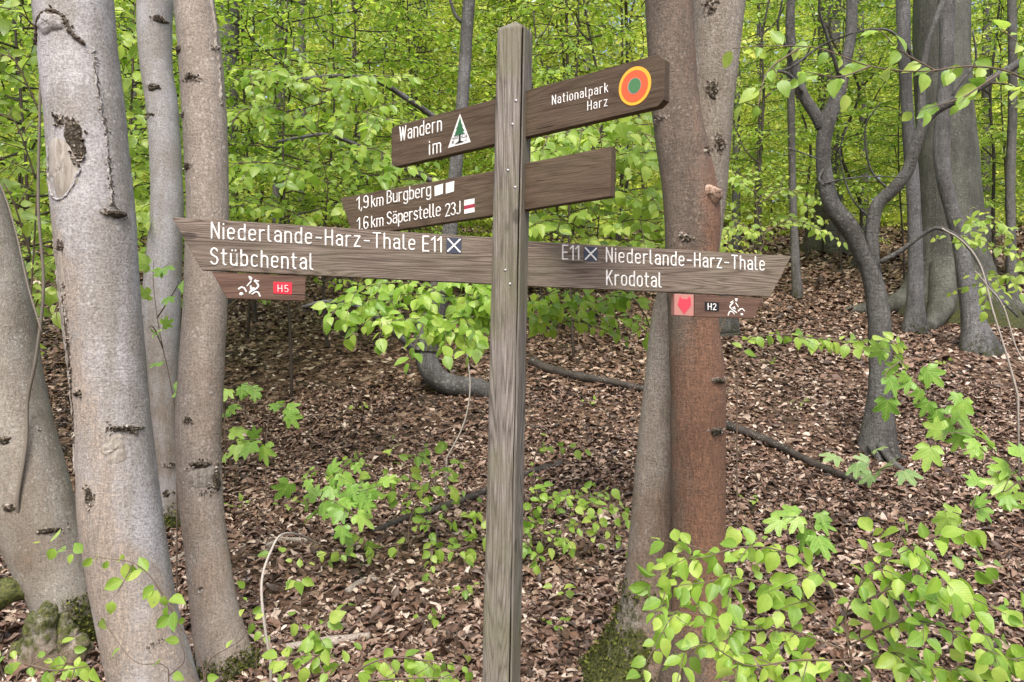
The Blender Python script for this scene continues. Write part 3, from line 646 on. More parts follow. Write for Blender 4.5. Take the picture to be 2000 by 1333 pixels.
bough = lambda pts, w0, w1, dy=0., seed=1: (lambda Y: limb(pts, Y, px(w0, Y), px(w1, Y), 10, seed=seed, dy=dy))
slim([(905, 930, -20), (900, 924, 60), (894, 918, 160), (888, 912, 240), (878, 904, 320), (868, 896, 420), (850, 886, 520), (828, 872, 600), (810, 857, 650), (807, 855, 676)], 'slate grey beech behind the post whose foot sweeps out in a hook', 'bark_far_pale', 79, 0., Y=hit(880, 770)[1],
     extra=[bough([(831, 655), (832, 690), (842, 724), (864, 746), (895, 755), (930, 758), (970, 775)], 47, 38, -.05, 3), bough([(885, 262), (840, 224), (790, 190), (740, 160), (690, 150), (630, 150), (560, 160)], 13, 5, -1.2, 4),
            bough([(880, 372), (830, 348), (770, 318), (700, 285), (640, 264), (590, 268), (540, 278)], 12, 4, -1.2, 5), bough([(815, 690), (770, 650), (700, 600), (640, 590), (590, 600)], 16, 5, -1.0, 6), bough([(910, 50), (890, 30), (876, -10)], 9, 5, 0, 7)], sink=.05)
slim([(808, 832, -20), (804, 828, 60), (798, 822, 140), (795, 820, 300), (792, 820, 600)], 'light grey trunk high between the left trunks and the post', 'bark_far_pale', 80, Y=15.)
slim([(418, 468, -20), (418, 466, 80), (420, 464, 300), (416, 466, 590)], 'broad dark trunk partly hidden behind the straight tan trunk', 'bark_far', 81, Y=12.)
for k, (u, w_, Y, lb) in enumerate(((258, 14, 13, 'thin dark trunk in the leaves between the stout grey trunk and the crooked trunk'), (592, 16, 17, 'thin grey trunk in the leaves above the left arrow board'), (540, 18, 14, 'thin leaning trunk in the leaves right of the straight tan trunk'),
                                     (700, 14, 20, 'thin far trunk above the upper left board'), (1145, 16, 22, 'thin far trunk right of the post top'), (1480, 15, 18, 'slim far trunk left of the forked beech'),
                                     (1690, 16, 19, 'slim far trunk framed between the two stems of the forked beech'), (1925, 18, 17, 'slim far trunk between the great beech and the right edge'))):
    du = rng(k + 300).uniform(-14, 14)
    gz = float(ground((u - CU) / FPX * Y, Y)); v1 = CV - (gz - CH) / FPX ** -1 / Y
    slim([(u + du - w_ * .4, u + du + w_ * .4, -20), (u + du * .4 - w_ * .47, u + du * .4 + w_ * .47, 200), (u - w_ / 2, u + w_ / 2, v1)], lb, 'bark_far', 200 + k, Y=Y)

rt = rng(61)
for k, (u, Y) in enumerate(((1060, 11), (1105, 13), (1150, 10.5), (1205, 12), (1240, 14), (640, 9.5), (500, 11), (760, 12), (560, 13), (240, 9), (30, 9.5), (130, 12), (1490, 12.5), (1575, 15), (1665, 14), (1945, 13), (700, 15), (845, 14))):
    gz = float(ground((u - CU) / FPX * Y, Y)); v1 = CV - (gz - CH) * FPX / Y; w_ = rt.uniform(4, 8); wob = rt.normal(size=6) * 14; rows = []
    for q in range(6):
        v = v1 + (-60 - v1) * q / 5; c = u + wob[q] * (q > 0) + rt.uniform(-4, 4) * q; rows.append((c - w_ * (1 - .1 * q) / 2, c + w_ * (1 - .1 * q) / 2, v))
    fk = []
    for q in (2, 3, 4):
        c = (rows[q][0] + rows[q][1]) / 2; v = rows[q][2]; sg = rt.choice([-1, 1]); L = rt.uniform(50, 130)
        fk.append(bough([(c, v), (c + sg * L * .35, v - L * .35), (c + sg * L * .6, v - L * .9), (c + sg * L * rt.uniform(.6, 1.1), v - L * 1.5)], w_ * .55, w_ * .25, .2, k * 3 + q))
    slim(rows, 'thin dark winding stem in the understorey leaves behind the signpost', 'bark_log', 400 + k, 0., Y=Y, extra=fk, ext=1.5, moss=0.)[0]['group'] = 'thin dark understorey stems'
# ------------------------------------------------------------------ young leafy beeches (three kinds, then copies)
def young(seed, H, zlow, Rb, nb, leaf, mat, lean=(0, 0), r0=.035, spacing=None, tpl=None):
    F = Fol(seed); r = F.r
    zz = np.linspace(-.3, H, 12)
    stem = np.stack([lean[0] * (zz / H) ** 2 + .05 * np.sin(zz * 1.3 + seed), lean[1] * (zz / H) ** 2 + .05 * np.cos(zz * 1.1 + seed), zz], -1)
    mbw = MB(); V, Fc = tube(stem, np.linspace(r0, r0 * .25, 12), 7); mbw.add(V, Fc)
    for i in range(nb):
        z = zlow + (H - zlow) * (i + r.uniform(0, 1)) / nb
        a = i * 2.4 + r.uniform(-.4, .4); L = Rb * r.uniform(.55, 1.1) * (1.1 - .6 * (z / H) ** 2)
        p0 = np.array([np.interp(z, zz, stem[:, k]) for k in range(3)])
        F.spray(p0, (math.cos(a), math.sin(a), r.uniform(-.05, .35)), L, leaf, .009, 7, spacing=spacing, bare=.2, sag=r.uniform(.05, .25))
    F.wood(mbw, 4)
    return mbw, F.leaves(tpl or TL, False)
def proto(name, label, group, seed, **kw):
    mat = kw['mat']; root = tag(empty(name, (0, 0, 0)), label, 'tree', group)
    wd, lf = young(seed, **kw)
    wd.build('trunk', M['twig'], root); lf.build('crown', M[mat], root)
    return root
def copy_tree(o):
    c = o.copy(); COL.objects.link(c)
    for ch in o.children:
        d = ch.copy(); COL.objects.link(d); d.parent = c
    return c
def spread(pr, spots, label=None):
    for k, (u, Y, rz, sc) in enumerate(spots):
        o = pr if k == 0 else copy_tree(pr)
        x = (u - CU) / FPX * Y
        o.location = (x, Y, float(ground(x, Y))); o.rotation_euler = (0, 0, rz); o.scale = (sc, sc, sc)
rr = random.Random(5)
# nearer, darker understorey on the left and centre
p1 = proto('young_beech', 'young beech with layered mid-green sprays in the understorey behind the signpost', 'mid-green understorey beeches', 401, H=6, zlow=1.15, Rb=1.5, nb=62, leaf=.08, mat='leaf_deep', tpl=TL, r0=.018)
spread(p1, [(40, 6.2, 0, 1), (250, 7.4, 2, 1.), (560, 8.2, 4, 1.), (690, 9.6, 1, 1.05), (480, 10.2, 5, 1.1), (-60, 8.5, 3, 1.1), (150, 9.8, 2.5, 1.1), (350, 9.0, 3.5, 1.05), (800, 10.6, .5, 1.), (1480, 13, 1, 1.), (1640, 13.8, 2, 1.05), (1760, 13.2, 3, 1.), (1960, 12.9, 4, 1.), (2090, 12.4, 5, 1.), (1120, 9.5, 2, 1.), (1000, 12, 4, 1.)])
# yellow-green ones further back
p2 = proto('young_beech', 'slender young beech with yellow-green leaves standing deep in the wood', 'yellow-green young beeches deep in the wood', 402, H=9, zlow=.5, Rb=2.1, nb=84, leaf=.082, mat='leaf_far', r0=.028)
spots = []
for Yd, n in ((13, 7), (16.5, 10), (20, 12), (25, 13)):
    for q in range(n):
        u = -150 + 2300 * (q + rr.uniform(.15, .85)) / n
        if Yd < 16 and 1450 < u: u -= 900
        spots.append((u, Yd + rr.uniform(-1.2, 1.2), rr.uniform(0, 6.3), rr.uniform(.85, 1.2)))
spread(p2, spots)

# far wood: one mass of leaf layers beyond the trees one can tell apart
r = rng(88); mb = MB()
nc = 10500
yc = r.uniform(24, 46, nc); xc = r.uniform(-.85, .85, nc) * yc
zc = ground(xc, yc) + r.uniform(0, 1, nc) ** 1.1 * 17
per = 75
yc[:2200] = r.uniform(26, 50, 2200); xc[:2200] = r.uniform(-.8, .8, 2200) * yc[:2200]; zc[:2200] = ground(xc[:2200], yc[:2200]) + r.uniform(0, 5.5, 2200)
n = nc * per
ce = np.repeat(np.stack([xc, yc, zc], -1), per, 0); rad = np.repeat(r.uniform(.6, 1.5, nc), per)
off = r.normal(size=(n, 3)); off = unit(off) * r.uniform(0, 1, (n, 1)) ** .4
pos = ce + off * rad[:, None] * np.array([1, 1, .17])
a_ = r.uniform(0, 6.28, n)
ax = np.stack([np.cos(a_), np.sin(a_), -r.uniform(.1, .9, n)], -1); nr = np.array([0, 0, 1.]) + r.normal(size=(n, 3)) * .5
place(mb, TL, pos, ax, nr, r.uniform(.10, .165, n), np.clip(np.repeat(r.uniform(0, 1, nc), per) + r.normal(size=n) * .13, 0, 1), False)
kind(mb.build('far_wood', M['leaf_far']), 'stuff')['label'] = 'far yellow-green beech foliage filling the wood to the horizon'

# ------------------------------------------------------------------ sprays and saplings near the camera
def sapling(name, label, seed, stems, leaf, tpl=TB, mat='leaf_near', r0=.006, spacing=None, side=0, sideL=.2, droop=.5, up=None, start=.12, cat='sapling', wood='shoot', group=None, spread_=.5, jit=.3, rnd=(0, 1), hide=0):
    """stems: pixel polylines (u, v, Y); the first one starts at the ground"""
    F = Fol(seed); sp = spacing or leaf * .6
    b = None
    for k, st in enumerate(stems):
        pts = [P(*q) for q in st]
        if k == 0:
            g = pts[0].copy(); g[2] = float(ground(g[0], g[1])); b = g.copy(); g2 = g.copy(); g2[2] -= .05
            if pts[0][2] > g[2] + .03: pts = [g2, g] + pts
        q = catmull(pts, 6 * len(pts))
        F.tw.append((q, r0 if k == 0 else r0 * .7, r0 * .25))
        bare = start
        if k == 0:
            dq = np.concatenate([[0], np.cumsum(np.linalg.norm(np.diff(q, axis=0), axis=1))]); j0 = np.argmin(np.linalg.norm(q - P(*st[min(1 + hide, len(st) - 2)]), axis=1)); bare = max(start, dq[j0] / dq[-1])
        F.row(q, sp, leaf, droop, up, bare, spread_, rnd, jit)
        for i in range(side):
            t = bare + (1 - bare) * (i + .5) / side
            p = q[int(t * (len(q) - 1))]; d = unit(q[min(len(q) - 1, int(t * (len(q) - 1)) + 1)] - q[max(0, int(t * (len(q) - 1)) - 1)])
            s2 = unit(np.cross(d, np.array([0, -.45, 1.])) + 1e-6) * (1 if i % 2 else -1)
            L = sideL * F.r.uniform(.6, 1.2)
            e = p + unit(d * .7 + s2 * .8 + F.r.normal(size=3) * .15) * L * np.linspace(0, 1, 5)[:, None]
            e[:, 2] -= .15 * L * np.linspace(0, 1, 5) ** 2
            F.tw.append((e, r0 * .4, r0 * .15)); F.row(e, sp, leaf, droop, up, .1, spread_, rnd, jit)
    root = tag(empty(name, b), label, cat, group)
    mb = MB(); F.wood(mb, 6); mb.build('stem', M[wood], root, b)
    F.leaves(tpl).build('foliage', M[mat], root, b)
    return root
CAMUP = (0, -.75, .8)
# bottom right foreground beech
sapling('beech_sapling', 'fresh beech sapling with large light-green leaves filling the bottom right corner', 501,
    [[(1668, 1345, 2.25), (1655, 1250, 2.25), (1655, 1190, 2.25), (1700, 1120, 2.2), (1770, 1075, 2.15), (1835, 1045, 2.1)],
     [(1655, 1200, 2.25), (1600, 1120, 2.3), (1520, 1075, 2.3), (1440, 1070, 2.3), (1370, 1090, 2.3), (1325, 1080, 2.3)],
     [(1655, 1195, 2.25), (1740, 1150, 2.15), (1820, 1140, 2.1), (1890, 1165, 2.05), (1965, 1200, 2.0)],
     [(1640, 1230, 2.25), (1560, 1165, 2.3), (1450, 1130, 2.3), (1360, 1140, 2.25), (1260, 1150, 2.2)],
     [(1650, 1270, 2.25), (1540, 1230, 2.3), (1450, 1230, 2.25), (1370, 1200, 2.2), (1280, 1195, 2.15)],
     [(1660, 1290, 2.25), (1560, 1290, 2.2), (1460, 1300, 2.15), (1380, 1260, 2.1), (1310, 1285, 2.1)],
     [(1660, 1260, 2.25), (1760, 1215, 2.15), (1840, 1225, 2.05), (1930, 1270, 2.0), (2010, 1300, 2.0)],
     [(1662, 1310, 2.25), (1740, 1275, 2.2), (1810, 1300, 2.1), (1880, 1310, 2.05)]],
    .056, side=5, sideL=.19, spacing=.021, up=CAMUP, droop=.55, r0=.0042)
sapling('beech_sapling', 'leafy beech shoots along the bottom edge left of the bottom right sapling', 502,
    [[(1330, 1350, 2.5), (1345, 1280, 2.5), (1380, 1250, 2.5)], [(1400, 1345, 2.4), (1480, 1310, 2.4), (1560, 1330, 2.4)], [(1560, 1350, 2.4), (1600, 1300, 2.4), (1680, 1320, 2.4)]], .05, side=2, sideL=.1, up=CAMUP)
# twig across the stout trunk, bottom left
sapling('beech_sapling', 'drooping twig of pale new leaves crossing in front of the stout grey trunk', 503,
    [[(400, 1330, 2.3), (345, 1215, 2.3), (300, 1135, 2.3), (260, 1100, 2.3), (200, 1090, 2.3), (130, 1075, 2.3), (80, 1055, 2.3)], [(300, 1135, 2.3), (320, 1160, 2.25), (340, 1190, 2.2)], [(260, 1100, 2.3), (240, 1140, 2.28), (220, 1170, 2.26)]],
    .05, spacing=.024, up=(0, -1, .4), droop=1.1, r0=.003, start=.45)
sapling('beech_sapling', 'small leafy shoots in the bottom left corner beside the burr', 504,
    [[(30, 1345, 2.6), (60, 1300, 2.6), (140, 1270, 2.6)], [(60, 1300, 2.6), (110, 1310, 2.55), (180, 1300, 2.5)], [(10, 1330, 2.6), (0, 1290, 2.6), (30, 1265, 2.6)]], .05, up=CAMUP, side=2, sideL=.08)
sapling('beech_sapling', 'sparse shoots at the very bottom in front of the stout and tan trunks', 505,
    [[(330, 1350, 2.5), (320, 1300, 2.5), (260, 1290, 2.5), (190, 1195, 2.5)], [(400, 1345, 2.5), (410, 1290, 2.5), (470, 1250, 2.5), (500, 1200, 2.5)], [(330, 1320, 2.5), (360, 1290, 2.5), (350, 1240, 2.5)]], .042, spacing=.075, up=CAMUP, droop=.8, r0=.003)
# bottom centre
sapling('beech_sapling', 'low bright beech shoots at the bottom edge left of the post', 506,
    [[(690, 1345, 2.9), (700, 1310, 2.9), (760, 1285, 2.9), (830, 1290, 2.9), (900, 1300, 2.9)], [(700, 1310, 2.9), (650, 1285, 2.9), (600, 1280, 2.9), (545, 1290, 2.9)], [(720, 1330, 2.85), (800, 1325, 2.8), (880, 1325, 2.8)], [(640, 1330, 2.85), (600, 1240, 2.95), (640, 1215, 2.95)]], .06, side=5, sideL=.13, up=CAMUP, spacing=.032)
# understorey seedlings in the middle, left and right of the post
sapling('maple_sapling', 'bright maple seedling with spread palmate leaves left of the post', 507,
    [[(625, 1060, 4.6), (622, 1000, 4.6), (640, 940, 4.55), (690, 900, 4.5)], [(640, 940, 4.55), (690, 960, 4.4), (740, 950, 4.3)], [(630, 970, 4.5), (660, 985, 4.3), (690, 1000, 4.2)], [(640, 930, 4.5), (620, 910, 4.5), (605, 930, 4.4)]], .15, TM, 'leaf_maple', spacing=.06, up=CAMUP, droop=.7, r0=.005, side=2, sideL=.15)
sapling('beech_sapling', 'wide low beech seedling with many small leaves just left of the post', 508,
    [[(800, 1100, 4.9), (800, 1020, 4.9), (830, 960, 4.9), (880, 930, 4.9)], [(800, 1010, 4.9), (760, 950, 4.9), (720, 920, 4.9), (680, 890, 4.9)], [(800, 1030, 4.9), (850, 1020, 4.8), (930, 1000, 4.8)], [(800, 1060, 4.9), (740, 1070, 4.8), (690, 1060, 4.8)], [(800, 1080, 4.9), (860, 1070, 4.7), (920, 1080, 4.7)], [(810, 1010, 4.9), (800, 900, 4.9), (830, 880, 4.9)]],
    .074, side=5, sideL=.3, up=CAMUP, r0=.005, mat='leaf_near', spacing=.05)
sapling('beech_sapling', 'low beech seedling with scattered leaves just right of the post', 509,
    [[(1060, 1120, 4.7), (1060, 1040, 4.7), (1090, 985, 4.7), (1150, 970, 4.7), (1220, 990, 4.7)], [(1060, 1050, 4.7), (1040, 1000, 4.7), (1060, 950, 4.7)], [(1060, 1080, 4.7), (1110, 1030, 4.6), (1170, 1010, 4.6)], [(1060, 1090, 4.7), (1030, 1060, 4.6), (1010, 1010, 4.6)]], .066, side=6, sideL=.28, up=CAMUP, spacing=.04)
sapling('beech_sapling', 'thin seedling with two bright leaves higher up right of the post', 510, [[(1040, 930, 5.6), (1050, 880, 5.6), (1080, 870, 5.6), (1140, 880, 5.6)], [(1050, 880, 5.6), (1055, 850, 5.6)]], .07, up=CAMUP)
sapling('maple_sapling', 'small maple seedling on the leaf litter right of the tan trunk', 511, [[(520, 860, 5.6), (530, 800, 5.6), (545, 790, 5.5), (560, 800, 5.4)]], .17, TM, 'leaf_maple', spacing=.05, up=CAMUP, droop=.6)
sapling('maple_sapling', 'maple seedling peeping out from behind the tan trunk', 512, [[(430, 930, 4.6), (440, 880, 4.6), (470, 860, 4.5), (520, 860, 4.4)], [(440, 870, 4.6), (440, 770, 4.6), (470, 750, 4.5), (500, 760, 4.4)]], .15, TM, 'leaf_maple', spacing=.06, up=CAMUP, droop=.5)
sapling('maple_sapling', 'dark-stemmed maple seedling standing before the crooked pale trunk', 513, [[(345, 860, 3.9), (335, 760, 3.9), (312, 650, 3.9), (300, 560, 3.9), (300, 510, 3.9)], [(308, 620, 3.9), (340, 570, 3.8), (350, 550, 3.7)], [(318, 680, 3.9), (300, 640, 3.8), (290, 640, 3.8)], [(300, 540, 3.9), (330, 515, 3.8)]], .12, TM, 'leaf_maple', spacing=.12, up=CAMUP, droop=.4, r0=.005, start=.5)
sapling('beech_sapling', 'little shoots on the leaf litter right of the foot of the tan trunk', 514, [[(590, 1150, 3.9), (600, 1100, 3.9), (640, 1080, 3.9), (680, 1085, 3.9)], [(595, 1120, 3.9), (560, 1085, 3.9), (530, 1080, 3.9)], [(590, 1140, 3.9), (570, 1130, 3.8), (590, 1130, 3.8)]], .06, up=CAMUP, r0=.003)
sapling('beech_sapling', 'small pale shoot hugging the right side of the tan trunk foot', 515, [[(500, 1260, 3.3), (490, 1200, 3.3), (470, 1180, 3.3), (480, 1150, 3.3)], [(490, 1210, 3.3), (520, 1240, 3.2)]], .05, up=CAMUP, r0=.003)
for k, (u, v, Yq) in enumerate(((1500, 720, 0), (1840, 720, 0), (1150, 800, 0), (560, 1010, 0), (900, 1180, 0), (1100, 1180, 0), (1465, 1000, 0), (700, 810, 0), (1560, 800, 0), (460, 1010, 0), (1900, 860, 0), (1080, 1250, 0), (840, 1240, 0))):
    g = hit(u, v); z = g[1]; h = .10 * FPX / z
    sapling('tiny_seedling', 'tiny green beech seedling standing alone on the leaf litter', 700 + k, [[(u, v, z), (u + 4, v - h * .6, z), (u + 10, v - h, z)], [(u + 4, v - h * .6, z), (u - h * .5, v - h * .9, z - .03)], [(u + 4, v - h * .7, z), (u + h * .6, v - h, z - .05)]], .05, up=(0, -.4, 1), spacing=.05, droop=.3, r0=.002, group='tiny seedlings on the leaf litter')
# right side maples
sapling('maple_sapling', 'drooping pale maple shoot in front of the foot of the forked beech', 516, [[(2080, 1150, 3.6), (2000, 960, 3.6), (1920, 880, 3.6), (1850, 810, 3.6), (1790, 740, 3.6), (1745, 690, 3.6), (1720, 680, 3.6)], [(1830, 790, 3.6), (1880, 775, 3.5), (1870, 760, 3.4)], [(1790, 740, 3.6), (1800, 715, 3.6)], [(1760, 705, 3.6), (1730, 730, 3.5), (1735, 770, 3.5)]], .13, TM, 'leaf_maple', spacing=.05, up=(0, -1, .5), droop=1.2, r0=.005, start=.3)
sapling('maple_sapling', 'maple twig reaching in from the right edge below the forked beech', 517, [[(2100, 1180, 3.1), (2010, 960, 3.1), (1930, 870, 3.1), (1870, 845, 3.1), (1820, 860, 3.1)], [(1990, 940, 3.1), (1960, 960, 3.0), (1990, 900, 3.0)]], .14, TM, 'leaf_maple', spacing=.07, up=CAMUP, droop=.5, r0=.004)
sapling('maple_sapling', 'grey-green maple seedling with five broad leaves at the foot of the forked beech', 518, [[(1700, 1000, 5.3), (1702, 930, 5.3), (1690, 905, 5.2), (1640, 890, 5.1)], [(1702, 925, 5.3), (1740, 910, 5.1), (1760, 915, 5.0)], [(1702, 920, 5.3), (1710, 890, 5.2), (1710, 880, 5.1)]], .22, TM, 'leaf_grey', spacing=.13, up=(0, -.3, 1), droop=.25, r0=.005)
sapling('maple_sapling', 'maple seedling with hanging leaves on the litter right of the reddish trunk', 519, [[(1585, 1110, 4.0), (1590, 1040, 4.0), (1575, 1005, 4.0), (1560, 1000, 3.95)], [(1585, 1020, 4.0), (1600, 990, 4.0)], [(1580, 1010, 4.0), (1530, 1010, 3.9)], [(1580, 1020, 4.0), (1590, 1040, 3.9)]], .16, TM, 'leaf_maple', spacing=.08, up=CAMUP, droop=.8)
sapling('maple_sapling', 'maple seedling with spread leaves near the right edge above the big sapling', 520, [[(1870, 1110, 3.5), (1885, 1040, 3.5), (1900, 1000, 3.5), (1950, 985, 3.4)], [(1890, 1010, 3.5), (1860, 1000, 3.4)], [(1895, 1000, 3.5), (1910, 960, 3.5)]], .165, TM, 'leaf_maple', spacing=.07, up=CAMUP, droop=.4)
sapling('beech_sapling', 'level row of small bright leaves crossing above the litter toward the forked beech', 521, [[(1440, 760, 5.2), (1450, 690, 5.2), (1470, 658, 5.2), (1550, 655, 5.2), (1620, 665, 5.2), (1690, 665, 5.2), (1760, 672, 5.2)]], .082, spacing=.035, up=(0, -.8, .8), side=7, sideL=.2, start=.1)
# sprays hanging behind the signs
def hang(label, seed, stems, leaf, mat, **kw):
    kw['spacing'] *= .62; kw['side'] = int(kw['side'] * 1.7 + 1)
    return sapling('beech_sapling', label, seed, stems, leaf, TB, mat, cat='sapling', **kw)
hang('leafy beech branches hanging behind the right arrows between the post and the reddish trunk', 530,
    [[(1290, 900, 5.4), (1270, 640, 5.3), (1175, 520, 5.0), (1170, 420, 4.9), (1175, 300, 4.8), (1170, 250, 4.8)], [(1165, 470, 4.9), (1100, 430, 4.7), (1040, 440, 4.6)], [(1165, 460, 4.9), (1230, 430, 4.7), (1300, 440, 4.6)], [(1170, 400, 4.9), (1100, 370, 4.7), (1035, 360, 4.6)], [(1170, 390, 4.9), (1240, 370, 4.7), (1300, 370, 4.6)],
     [(1173, 330, 4.8), (1120, 300, 4.7), (1050, 290, 4.6)], [(1173, 320, 4.8), (1230, 300, 4.7), (1290, 300, 4.6)], [(1165, 500, 4.9), (1100, 480, 4.6), (1040, 490, 4.5)], [(1165, 500, 4.9), (1230, 470, 4.6), (1290, 480, 4.5)], [(1172, 280, 4.8), (1140, 255, 4.7), (1060, 270, 4.6)], [(1172, 270, 4.8), (1220, 250, 4.7), (1280, 270, 4.6)]],
    .085, 'leaf_mid', side=5, sideL=.32, up=CAMUP, spacing=.055, r0=.008, hide=1)
hang('bright beech branch with large leaves hanging under the left arrow board', 531,
    [[(985, 900, 4.9), (980, 640, 4.7), (930, 580, 4.6), (880, 580, 4.5), (800, 575, 4.4), (720, 585, 4.3), (640, 600, 4.2)], [(860, 585, 4.5), (820, 620, 4.3), (840, 650, 4.2)], [(780, 575, 4.4), (740, 610, 4.2), (760, 635, 4.1)], [(975, 610, 4.7), (940, 590, 4.5), (900, 620, 4.3), (860, 650, 4.2)], [(975, 590, 4.7), (930, 640, 4.4), (900, 660, 4.3)], [(900, 600, 4.6), (940, 580, 4.4)], [(890, 600, 4.6), (930, 620, 4.4)], [(880, 580, 4.5), (820, 555, 4.4), (740, 555, 4.3), (680, 575, 4.2)], [(840, 560, 4.5), (900, 545, 4.4), (950, 560, 4.4)]],
    .076, 'leaf_near', side=4, sideL=.22, up=CAMUP, spacing=.045, r0=.005, hide=1)
hang('darker leafy twig row behind the lower right arrow close to the ground', 532,
    [[(985, 860, 5.4), (990, 700, 5.4), (1060, 650, 5.4), (1120, 625, 5.4), (1200, 620, 5.4), (1290, 630, 5.4)], [(1060, 660, 5.4), (1040, 610, 5.3), (1050, 580, 5.2)], [(1150, 620, 5.4), (1180, 585, 5.2), (1220, 575, 5.2)], [(1070, 640, 5.4), (1100, 585, 5.2)]], .085, 'leaf_deep', side=4, sideL=.25, up=CAMUP, spacing=.05, hide=1)
hang('mid-green beech branches spread behind the left end of the upper boards', 533,
    [[(400, 850, 6.4), (430, 620, 6.3), (600, 500, 6.2), (640, 380, 6.0), (620, 260, 5.9), (640, 120, 5.9)], [(650, 470, 6.1), (560, 410, 5.8), (470, 400, 5.6)], [(645, 430, 6.1), (720, 380, 5.8), (800, 370, 5.6)], [(640, 350, 6.0), (540, 320, 5.7), (450, 320, 5.5)], [(630, 320, 6.0), (720, 290, 5.7), (800, 330, 5.5)],
     [(622, 270, 5.9), (540, 210, 5.7), (460, 220, 5.5)], [(622, 250, 5.9), (700, 220, 5.7), (760, 235, 5.5)], [(630, 180, 5.9), (560, 140, 5.7), (480, 150, 5.5)], [(630, 180, 5.9), (720, 150, 5.7)], [(648, 520, 6.2), (560, 480, 5.9), (480, 520, 5.7)]],
    .085, 'leaf_deep', side=5, sideL=.42, up=CAMUP, spacing=.06, r0=.009, hide=1)
hang('leafy beech shoots rising beside the left edge of the picture', 534,
    [[(60, 900, 4.4), (55, 700, 4.4), (70, 420, 4.4), (80, 200, 4.4), (75, 0, 4.4), (70, -100, 4.4)], [(60, 500, 4.4), (20, 380, 4.3), (-20, 340, 4.3)], [(70, 350, 4.4), (30, 240, 4.3), (-10, 220, 4.3)], [(78, 220, 4.4), (30, 120, 4.3), (0, 110, 4.3)], [(78, 120, 4.4), (110, 40, 4.4)], [(75, 60, 4.4), (30, 20, 4.3), (-20, 30, 4.3)], [(58, 620, 4.4), (90, 560, 4.4), (120, 560, 4.4)], [(58, 620, 4.4), (20, 560, 4.3), (-10, 560, 4.3)]],
    .085, 'leaf_mid', side=3, sideL=.3, up=CAMUP, spacing=.085, r0=.009, start=.2)
hang('leafy maple-green shoots in the gap between the stout trunk and the crooked trunk', 535,
    [[(262, 760, 5.7), (258, 500, 5.7), (255, 250, 5.7), (262, 60, 5.7), (262, -60, 5.7)], [(256, 430, 5.7), (290, 400, 5.5), (330, 400, 5.4)], [(256, 300, 5.7), (290, 240, 5.5)], [(258, 180, 5.7), (235, 120, 5.5)], [(258, 520, 5.7), (300, 480, 5.6)], [(262, 100, 5.7), (290, 60, 5.6)]],
    .1, 'leaf_mid', side=3, sideL=.3, up=CAMUP, spacing=.08, r0=.008)
hang('sprays of large translucent leaves arching in from the top right corner', 536,
    [[(2150, 1000, 3.6), (2130, 500, 3.5), (2080, 230, 3.4), (1990, 150, 3.3), (1900, 130, 3.2), (1800, 140, 3.2), (1700, 130, 3.2), (1600, 95, 3.2), (1500, 90, 3.2), (1430, 95, 3.2)],
     [(1950, 145, 3.2), (1880, 190, 3.2), (1800, 215, 3.2)], [(1700, 130, 3.2), (1640, 150, 3.15), (1570, 140, 3.1)], [(1560, 95, 3.2), (1500, 140, 3.15), (1480, 210, 3.1)], [(1830, 140, 3.2), (1760, 100, 3.2), (1720, 60, 3.2)], [(2080, 230, 3.4), (2000, 100, 3.3), (1960, 60, 3.3)], [(2050, 220, 3.4), (1980, 170, 3.2), (1930, 160, 3.2)]],
    .078, 'leaf_near', side=1, sideL=.13, up=(0, -.9, .5), spacing=.1, droop=.7, r0=.006, start=.25)
hang('leafy twigs before the great buttressed beech at the right edge', 537,
    [[(2060, 720, 7.2), (2040, 560, 7.2), (1980, 500, 7.1), (1920, 470, 7.0), (1870, 460, 7.)], [(2020, 540, 7.2), (1960, 540, 7.), (1920, 560, 7.)], [(2000, 520, 7.2), (1960, 440, 7.), (1900, 430, 7.)]], .085, 'leaf_mid', side=4, sideL=.3, up=CAMUP, spacing=.07)
hang('leafy twigs below the crest behind the reddish trunk, right of the arrow tip', 538,
    [[(1390, 700, 8.6), (1440, 560, 8.6), (1490, 480, 8.6), (1480, 420, 8.6), (1470, 330, 8.6)], [(1490, 470, 8.6), (1450, 440, 8.5), (1420, 450, 8.5)], [(1490, 460, 8.6), (1540, 430, 8.5), (1590, 440, 8.5)], [(1480, 380, 8.6), (1440, 350, 8.5)], [(1480, 400, 8.6), (1530, 370, 8.5), (1560, 380, 8.5)]], .085, 'leaf_mid', side=4, sideL=.45, up=CAMUP, spacing=.07, r0=.01)

# ------------------------------------------------------------------ fallen wood
def log(name, label, px_pts, r0, r1, mat, seed, lift=.6, cat='branch'):
    pts = [hit(u, v) for u, v in px_pts]
    q = catmull([np.append(p + np.array([0, 0, lift * r0]), r0 + (r1 - r0) * i / (len(pts) - 1)) for i, p in enumerate(pts)], 14 * len(pts))
    V, F = tube(q[:, :3], q[:, 3], 12); V = V + unit(V - V.mean(0)) * (r0 * .4 * sines(V, seed, .7 / r0))[:, None]
    mb = MB(); mb.add(V, F, 0, tint=np.zeros(len(V)), moss=np.zeros(len(V)))
    return tag(mb.build(name, M[mat], None, q[0, :3]), label, cat)
log('fallen_branch', 'dark fallen branch lying from the reddish trunk toward the forked beech', [(1415, 838), (1470, 858), (1530, 885), (1610, 925), (1690, 955)], .045, .03, 'bark_log', 1, .9)
log('fallen_branch', 'dark fallen branch lying between the post and the reddish trunk', [(1035, 712), (1075, 728), (1130, 742), (1190, 752), (1260, 768)], .06, .035, 'bark_log', 2)
log('fallen_branch', 'broken grey branch on the litter behind the lower post', [(730, 1048), (790, 1022), (860, 1000), (930, 975), (1010, 940), (1095, 912)], .024, .034, 'bark_log', 3, 1.2)
log('fallen_branch', 'short thick grey branch on the ground at the bottom left of the post', [(560, 1278), (610, 1268), (670, 1258), (725, 1250)], .03, .02, 'bark_tan', 4)
